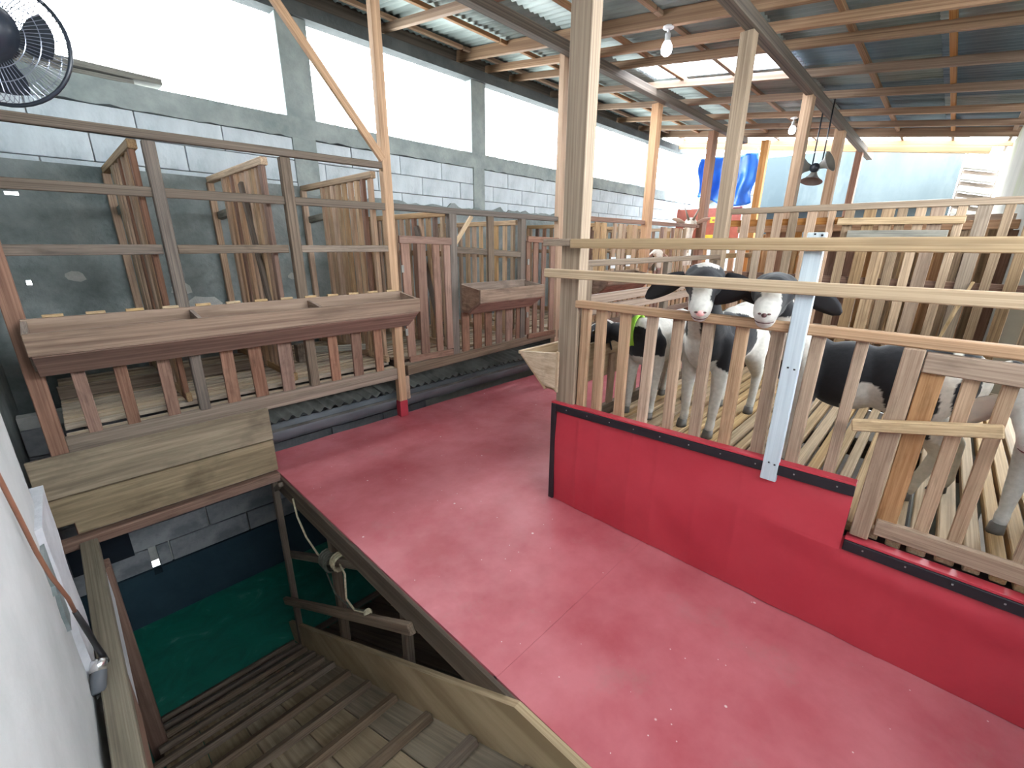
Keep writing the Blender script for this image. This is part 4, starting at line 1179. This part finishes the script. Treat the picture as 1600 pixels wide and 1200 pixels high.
    blob(bm, hp(.18, -.24), .046 * hk, hp(.60, -.20), .034 * hk)
    blob(bm, hp(.60, -.20), .034 * hk, hp(.93, -.19), .030 * hk)
    for w in (-1, 1): blob(bm, hp(.30, .12, w * .19), .022 * hk, hp(.36, .08, w * .23), .020 * hk)
    me0 = bpy.data.meshes.new('goat_raw'); bm.to_mesh(me0); bm.free()
    tmp = bpy.data.objects.new('goat_raw', me0); COL.objects.link(tmp)
    md = tmp.modifiers.new('r', 'REMESH'); md.mode = 'VOXEL'; md.voxel_size = .0085
    ms = tmp.modifiers.new('s', 'SMOOTH'); ms.factor = .5; ms.iterations = 6
    dg = bpy.context.evaluated_depsgraph_get(); dg.update()
    me = bpy.data.meshes.new_from_object(tmp.evaluated_get(dg))
    bpy.data.objects.remove(tmp)
    me.materials.clear(); me.materials.append(M_COAT)
    ca = me.color_attributes.new('coat', 'FLOAT_COLOR', 'POINT')
    for i, v in enumerate(me.vertices):
        p = v.co
        q = p + Vector((noise.noise(p * 9 + Vector((seed, 0, 0))), noise.noise(p * 9 + Vector((0, seed + 5, 0))), noise.noise(p * 9 + Vector((0, 0, seed + 9))))) * .025
        rel = q - pl2
        h = (rel.dot(hf) / HL, rel.dot(hu) / HL, rel.dot(hs_) / HL)
        ishead = -.35 < h[0] < 1.3 and abs(h[2]) < .5 and abs(h[1]) < .55
        c = coat(q, h, ishead)
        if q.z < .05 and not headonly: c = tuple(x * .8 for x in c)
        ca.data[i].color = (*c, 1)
    for p in me.polygons: p.use_smooth = True
    MB = Matrix.Translation(root) @ Rm @ Matrix.Scale(s, 4)
    body = put('body', me, t, MB)
    def sub(name, V, F, mt, smooth=True):
        W = [MB @ Vector(v) for v in V]
        return mesh_obj(name, W, F, mt, t, smooth)
    def ball(name, c, r, mt, sq=(1, 1, 1)):
        V = []; F = []; n = 8
        for i in range(6):
            th = math.pi * i / 5
            for k in range(n):
                a = 2 * math.pi * k / n
                V.append(Vector(c) + Vector((r * sq[0] * math.sin(th) * math.cos(a), r * sq[1] * math.sin(th) * math.sin(a), r * sq[2] * math.cos(th))))
        for i in range(5):
            for k in range(n): F.append([i * n + k, i * n + (k + 1) % n, (i + 1) * n + (k + 1) % n, (i + 1) * n + k])
        return sub(name, V, F, mt)
    # ears: leaf shaped, hanging or held out
    ecm = plain('goat_ear', ear_col, .8) if 'goat_ear_%s' % (ear_col,) not in MATS else MATS['goat_ear_%s' % (ear_col,)]
    MATS['goat_ear_%s' % (ear_col,)] = ecm
    for w, (droop, back) in zip((-1, 1), ears):
        b0 = hp(.08, .04, w * .33)
        out = (hs_ * w * math.cos(droop) + Vector((0, 0, -1)) * math.sin(droop) - hf * back).normalized()
        nrm2 = hf.cross(out).normalized() if abs(hf.dot(out)) < .95 else hu
        fl = out.cross(nrm2).normalized()
        V = []; F = []; n = 9
        for i in range(n + 1):
            f = i / n; wd = .012 + .036 * math.sin(math.pi * min(1, f * .85 + .1)) ** .9 * (1 - .15 * f)
            if i == n: wd = .008
            c = b0 + out * (.165 * f) + Vector((0, 0, -.03)) * f * f
            for (k, th) in ((-1, 0), (-.5, -.006), (.5, -.006), (1, 0), (.5, .006), (-.5, .006)):
                V.append(c + nrm2 * (wd * k) + fl * (th + .014 * (abs(k) - .5) * (1 - f)))
        for i in range(n):
            for k in range(6): F.append([i * 6 + k, i * 6 + (k + 1) % 6, i * 6 + 6 + (k + 1) % 6, i * 6 + 6 + k])
        F += [list(range(6)), [n * 6 + k for k in range(6)]]
        sub('ear', V, F, ecm)
    for w in (-1, 1):
        ball('eye', hp(.335, .085, w * .315), .0145 * hk, M_EYE)
        ball('nostril', hp(1.135, -.005, w * .065), .0055, M_NOSTRIL, (1.2, 1.5, .7))
    ball('nose_pad', hp(1.125, -.03), (.0125 if nose is M_NOSE else .009) * hk, nose, (1, 1.25, .9))
    V, F = tube_data([hp(1.02, -.175, -.125), hp(1.085, -.172, -.075), hp(1.115, -.165, 0), hp(1.085, -.172, .075), hp(1.02, -.175, .125)], .0026, 6)
    sub('mouth', V, F, M_NOSTRIL)
    if horns:
        for w in (-1, 1):
            V, F = tube_data([hp(.0, .2, w * .12), hp(-.2, .5, w * .25), hp(-.5, .7, w * .4)], [.016, .011, .004], 8)
            sub('horn', V, F, M_HORNG)
    if not headonly:
        for sy in (-1, 1):
            fx = feet or {}
            for kx, x0, d in (('f', .222, fx.get(('f', sy), 0)), ('h', -.276, fx.get(('h', sy), 0))):
                c = Vector((x0 + d, sy * (.08 if kx == 'f' else .085), 0))
                V = []; F = []
                for (rx, ry, z, ox) in ((.034, .026, 0, .006), (.031, .025, .012, .004), (.025, .023, .038, 0)):
                    for k in range(10):
                        a = 2 * math.pi * k / 10; V.append(c + Vector((ox + rx * math.cos(a), ry * math.sin(a), z)))
                for i in range(2):
                    for k in range(10): F.append([i * 10 + k, i * 10 + (k + 1) % 10, i * 10 + 10 + (k + 1) % 10, i * 10 + 10 + k])
                F += [list(range(10)), [20 + k for k in range(10)]]
                sub('hoof', V, F, M_HOOF)
    if collar:
        mid = Vector((.24, 0, .53)) * .8 + nbk * .2; ax = (nbk - Vector((.24, 0, .53))).normalized()
        u = ax.orthogonal().normalized(); w2 = ax.cross(u); V = []; F = []
        for k in range(24):
            a = 2 * math.pi * k / 24
            for rr, hh in ((.100, -.018), (.094, .018), (.102, .018), (.109, -.018)):
                V.append(mid + ax * hh + (u * math.cos(a) + w2 * math.sin(a)) * rr)
        for k in range(24):
            for j in range(4): F.append([k * 4 + j, k * 4 + (j + 1) % 4, ((k + 1) % 24) * 4 + (j + 1) % 4, ((k + 1) % 24) * 4 + j])
        sub('collar', V, F, M_GREEN)
    return t
def dist(p, c, k=(1, 1, 1)): return math.sqrt(sum(((p[i] - c[i]) * k[i]) ** 2 for i in range(3)))

def coat1(p, h, hd):      # the goat facing us at the left
    if hd and h[0] > -.3:
        if h[0] > .86: return WHT
        if h[0] > .58 and abs(h[2]) < .165 and h[1] > -.12: return WHT
        if h[0] < .14 and abs(h[2]) < .15 + .2 * max(0, .1 - h[0]): return WHT
        if h[0] > -.2: return BLK
    if p.x > .22 and p.z > .50:
        return WHT if abs(p.y + .01) < .045 else BLK
    if p.x > .20 and p.z > .40 and p.y > .055: return BLK
    if dist(p, (.06, .10, .45), (.9, 1, .8)) < .16 and p.y > 0: return BLK
    if dist(p, (-.12, -.1, .47)) < .16: return BLK
    return WHT
def coat2(p, h, hd):      # the goat at the white board
    if hd and h[0] > -.3:
        if h[0] > .84: return WHT
        if h[1] > -.06 and abs(h[2]) < .14 and h[0] > .56: return WHT
        if h[0] < .02 and abs(h[2]) < .12: return WHT
        if h[0] > -.2: return BLK
    if p.z < .27: return WHT if p.x > 0 else (.52, .46, .36)
    if p.x > .17:
        if dist(p, (.28, .07, .42)) < .075: return BLK
        return WHT
    if -.24 < p.x <= .17:
        if dist(p, (-.03, .10, .33), (1, .6, .65)) < .085: return WHT
        return BLK
    if -.34 < p.x < -.28 and p.y > 0 and p.z > .36: return BLK
    if p.x < -.40 and p.z > .50: return BLK
    return (.72, .67, .60)
def coat0(p, h, hd):      # the goat eating from the trough
    if hd and h[0] > -.3:
        if abs(h[2]) < .12 and h[1] > .0: return WHT
        return BLK
    if p.x > .18 and p.z < .57: return BLK if p.z > .40 else WHT
    return WHT
def coat3(p, h, hd): return (.62, .61, .58)
def coatf(p, h, hd):
    if hd and h[0] > .2 and abs(h[2]) > .17: return TAN
    return (.74, .66, .57)
PI = math.pi
goat('black and white goat with pink nose, chin on pen rail, left of the two heads', (2.62, .83, .50), PI - .06, 1.10, (1.912, .722, 1.284), (2.075, .785, 1.378), coat1, ((.42, 0), (.42, 0)), seed=1, feet={('f', 1): .02, ('f', -1): -.03}, hk=1.12)
goat('black and white goat with a dark spot on its nose, head beside the white board', (2.38, .165, .50), PI / 2 + .04, 1.02, (1.912, .468, 1.290), (2.095, .497, 1.345), coat2, ((.36, 0), (.30, 0)), seed=4, feet={('h', 1): .05, ('h', -1): -.06}, nose=M_NOSTRIL, hk=1.2)
goat('white goat with black head and green collar, eating from the trough by the corner post', (2.60, 1.20, .50), PI - .02, .98, (2.27, 1.59, .90), (2.33, 1.43, 1.03), coat0, ((1.1, .2), (1.1, .2)), seed=8, collar=True)
goat('white goat whose face pokes through the slats at the right end of the gate', (2.42, -.48, .50), PI - .35, .95, (1.885, -.290, .965), (2.06, -.290, 1.05), coat3, ((.9, .3), (.9, .3)), seed=12, ear_col=(.70, .66, .6))
goat('far off white goat with ears up, standing at the front of the last left pen', (8.75, 3.85, .53), PI + .35, 1.5, (8.02, 3.40, 1.72), (8.12, 3.44, 1.93), coatf, ((-.5, 0), (-.5, 0)), seed=15, horns=True, ear_col=(.66, .52, .42))
goat('far off white goat with hanging ears, head through the front of the far left pens', (6.95, 3.80, .53), PI + .75, 1.15, (6.50, 3.17, 1.24), (6.57, 3.24, 1.42), coatf, ((.9, .1), (.9, .1)), seed=18, ear_col=(.70, .48, .38))

# yellow ear tag of the goat at the white board
et = thing('ear_tag', 'small yellow tag on the ear of the goat beside the white board', 'tag', (2.0, .385, 1.29))
box('tag', et, 1.99, 1.996, .372, .392, 1.245, 1.315, M_YTAG)
# papers hung on the far fence
for i, (lab, x, z0) in enumerate((('blank white paper fixed to the far left fence, left of the two', 5.35, 1.22), ('blank white paper fixed to the far left fence, right of the two', 5.75, 1.24))):
    t = thing('paper_sheet', lab, 'paper', (x, 3.3, z0))
    box('paper', t, x, x + .12, 3.296, 3.300, z0, z0 + .15, M_PAPER)
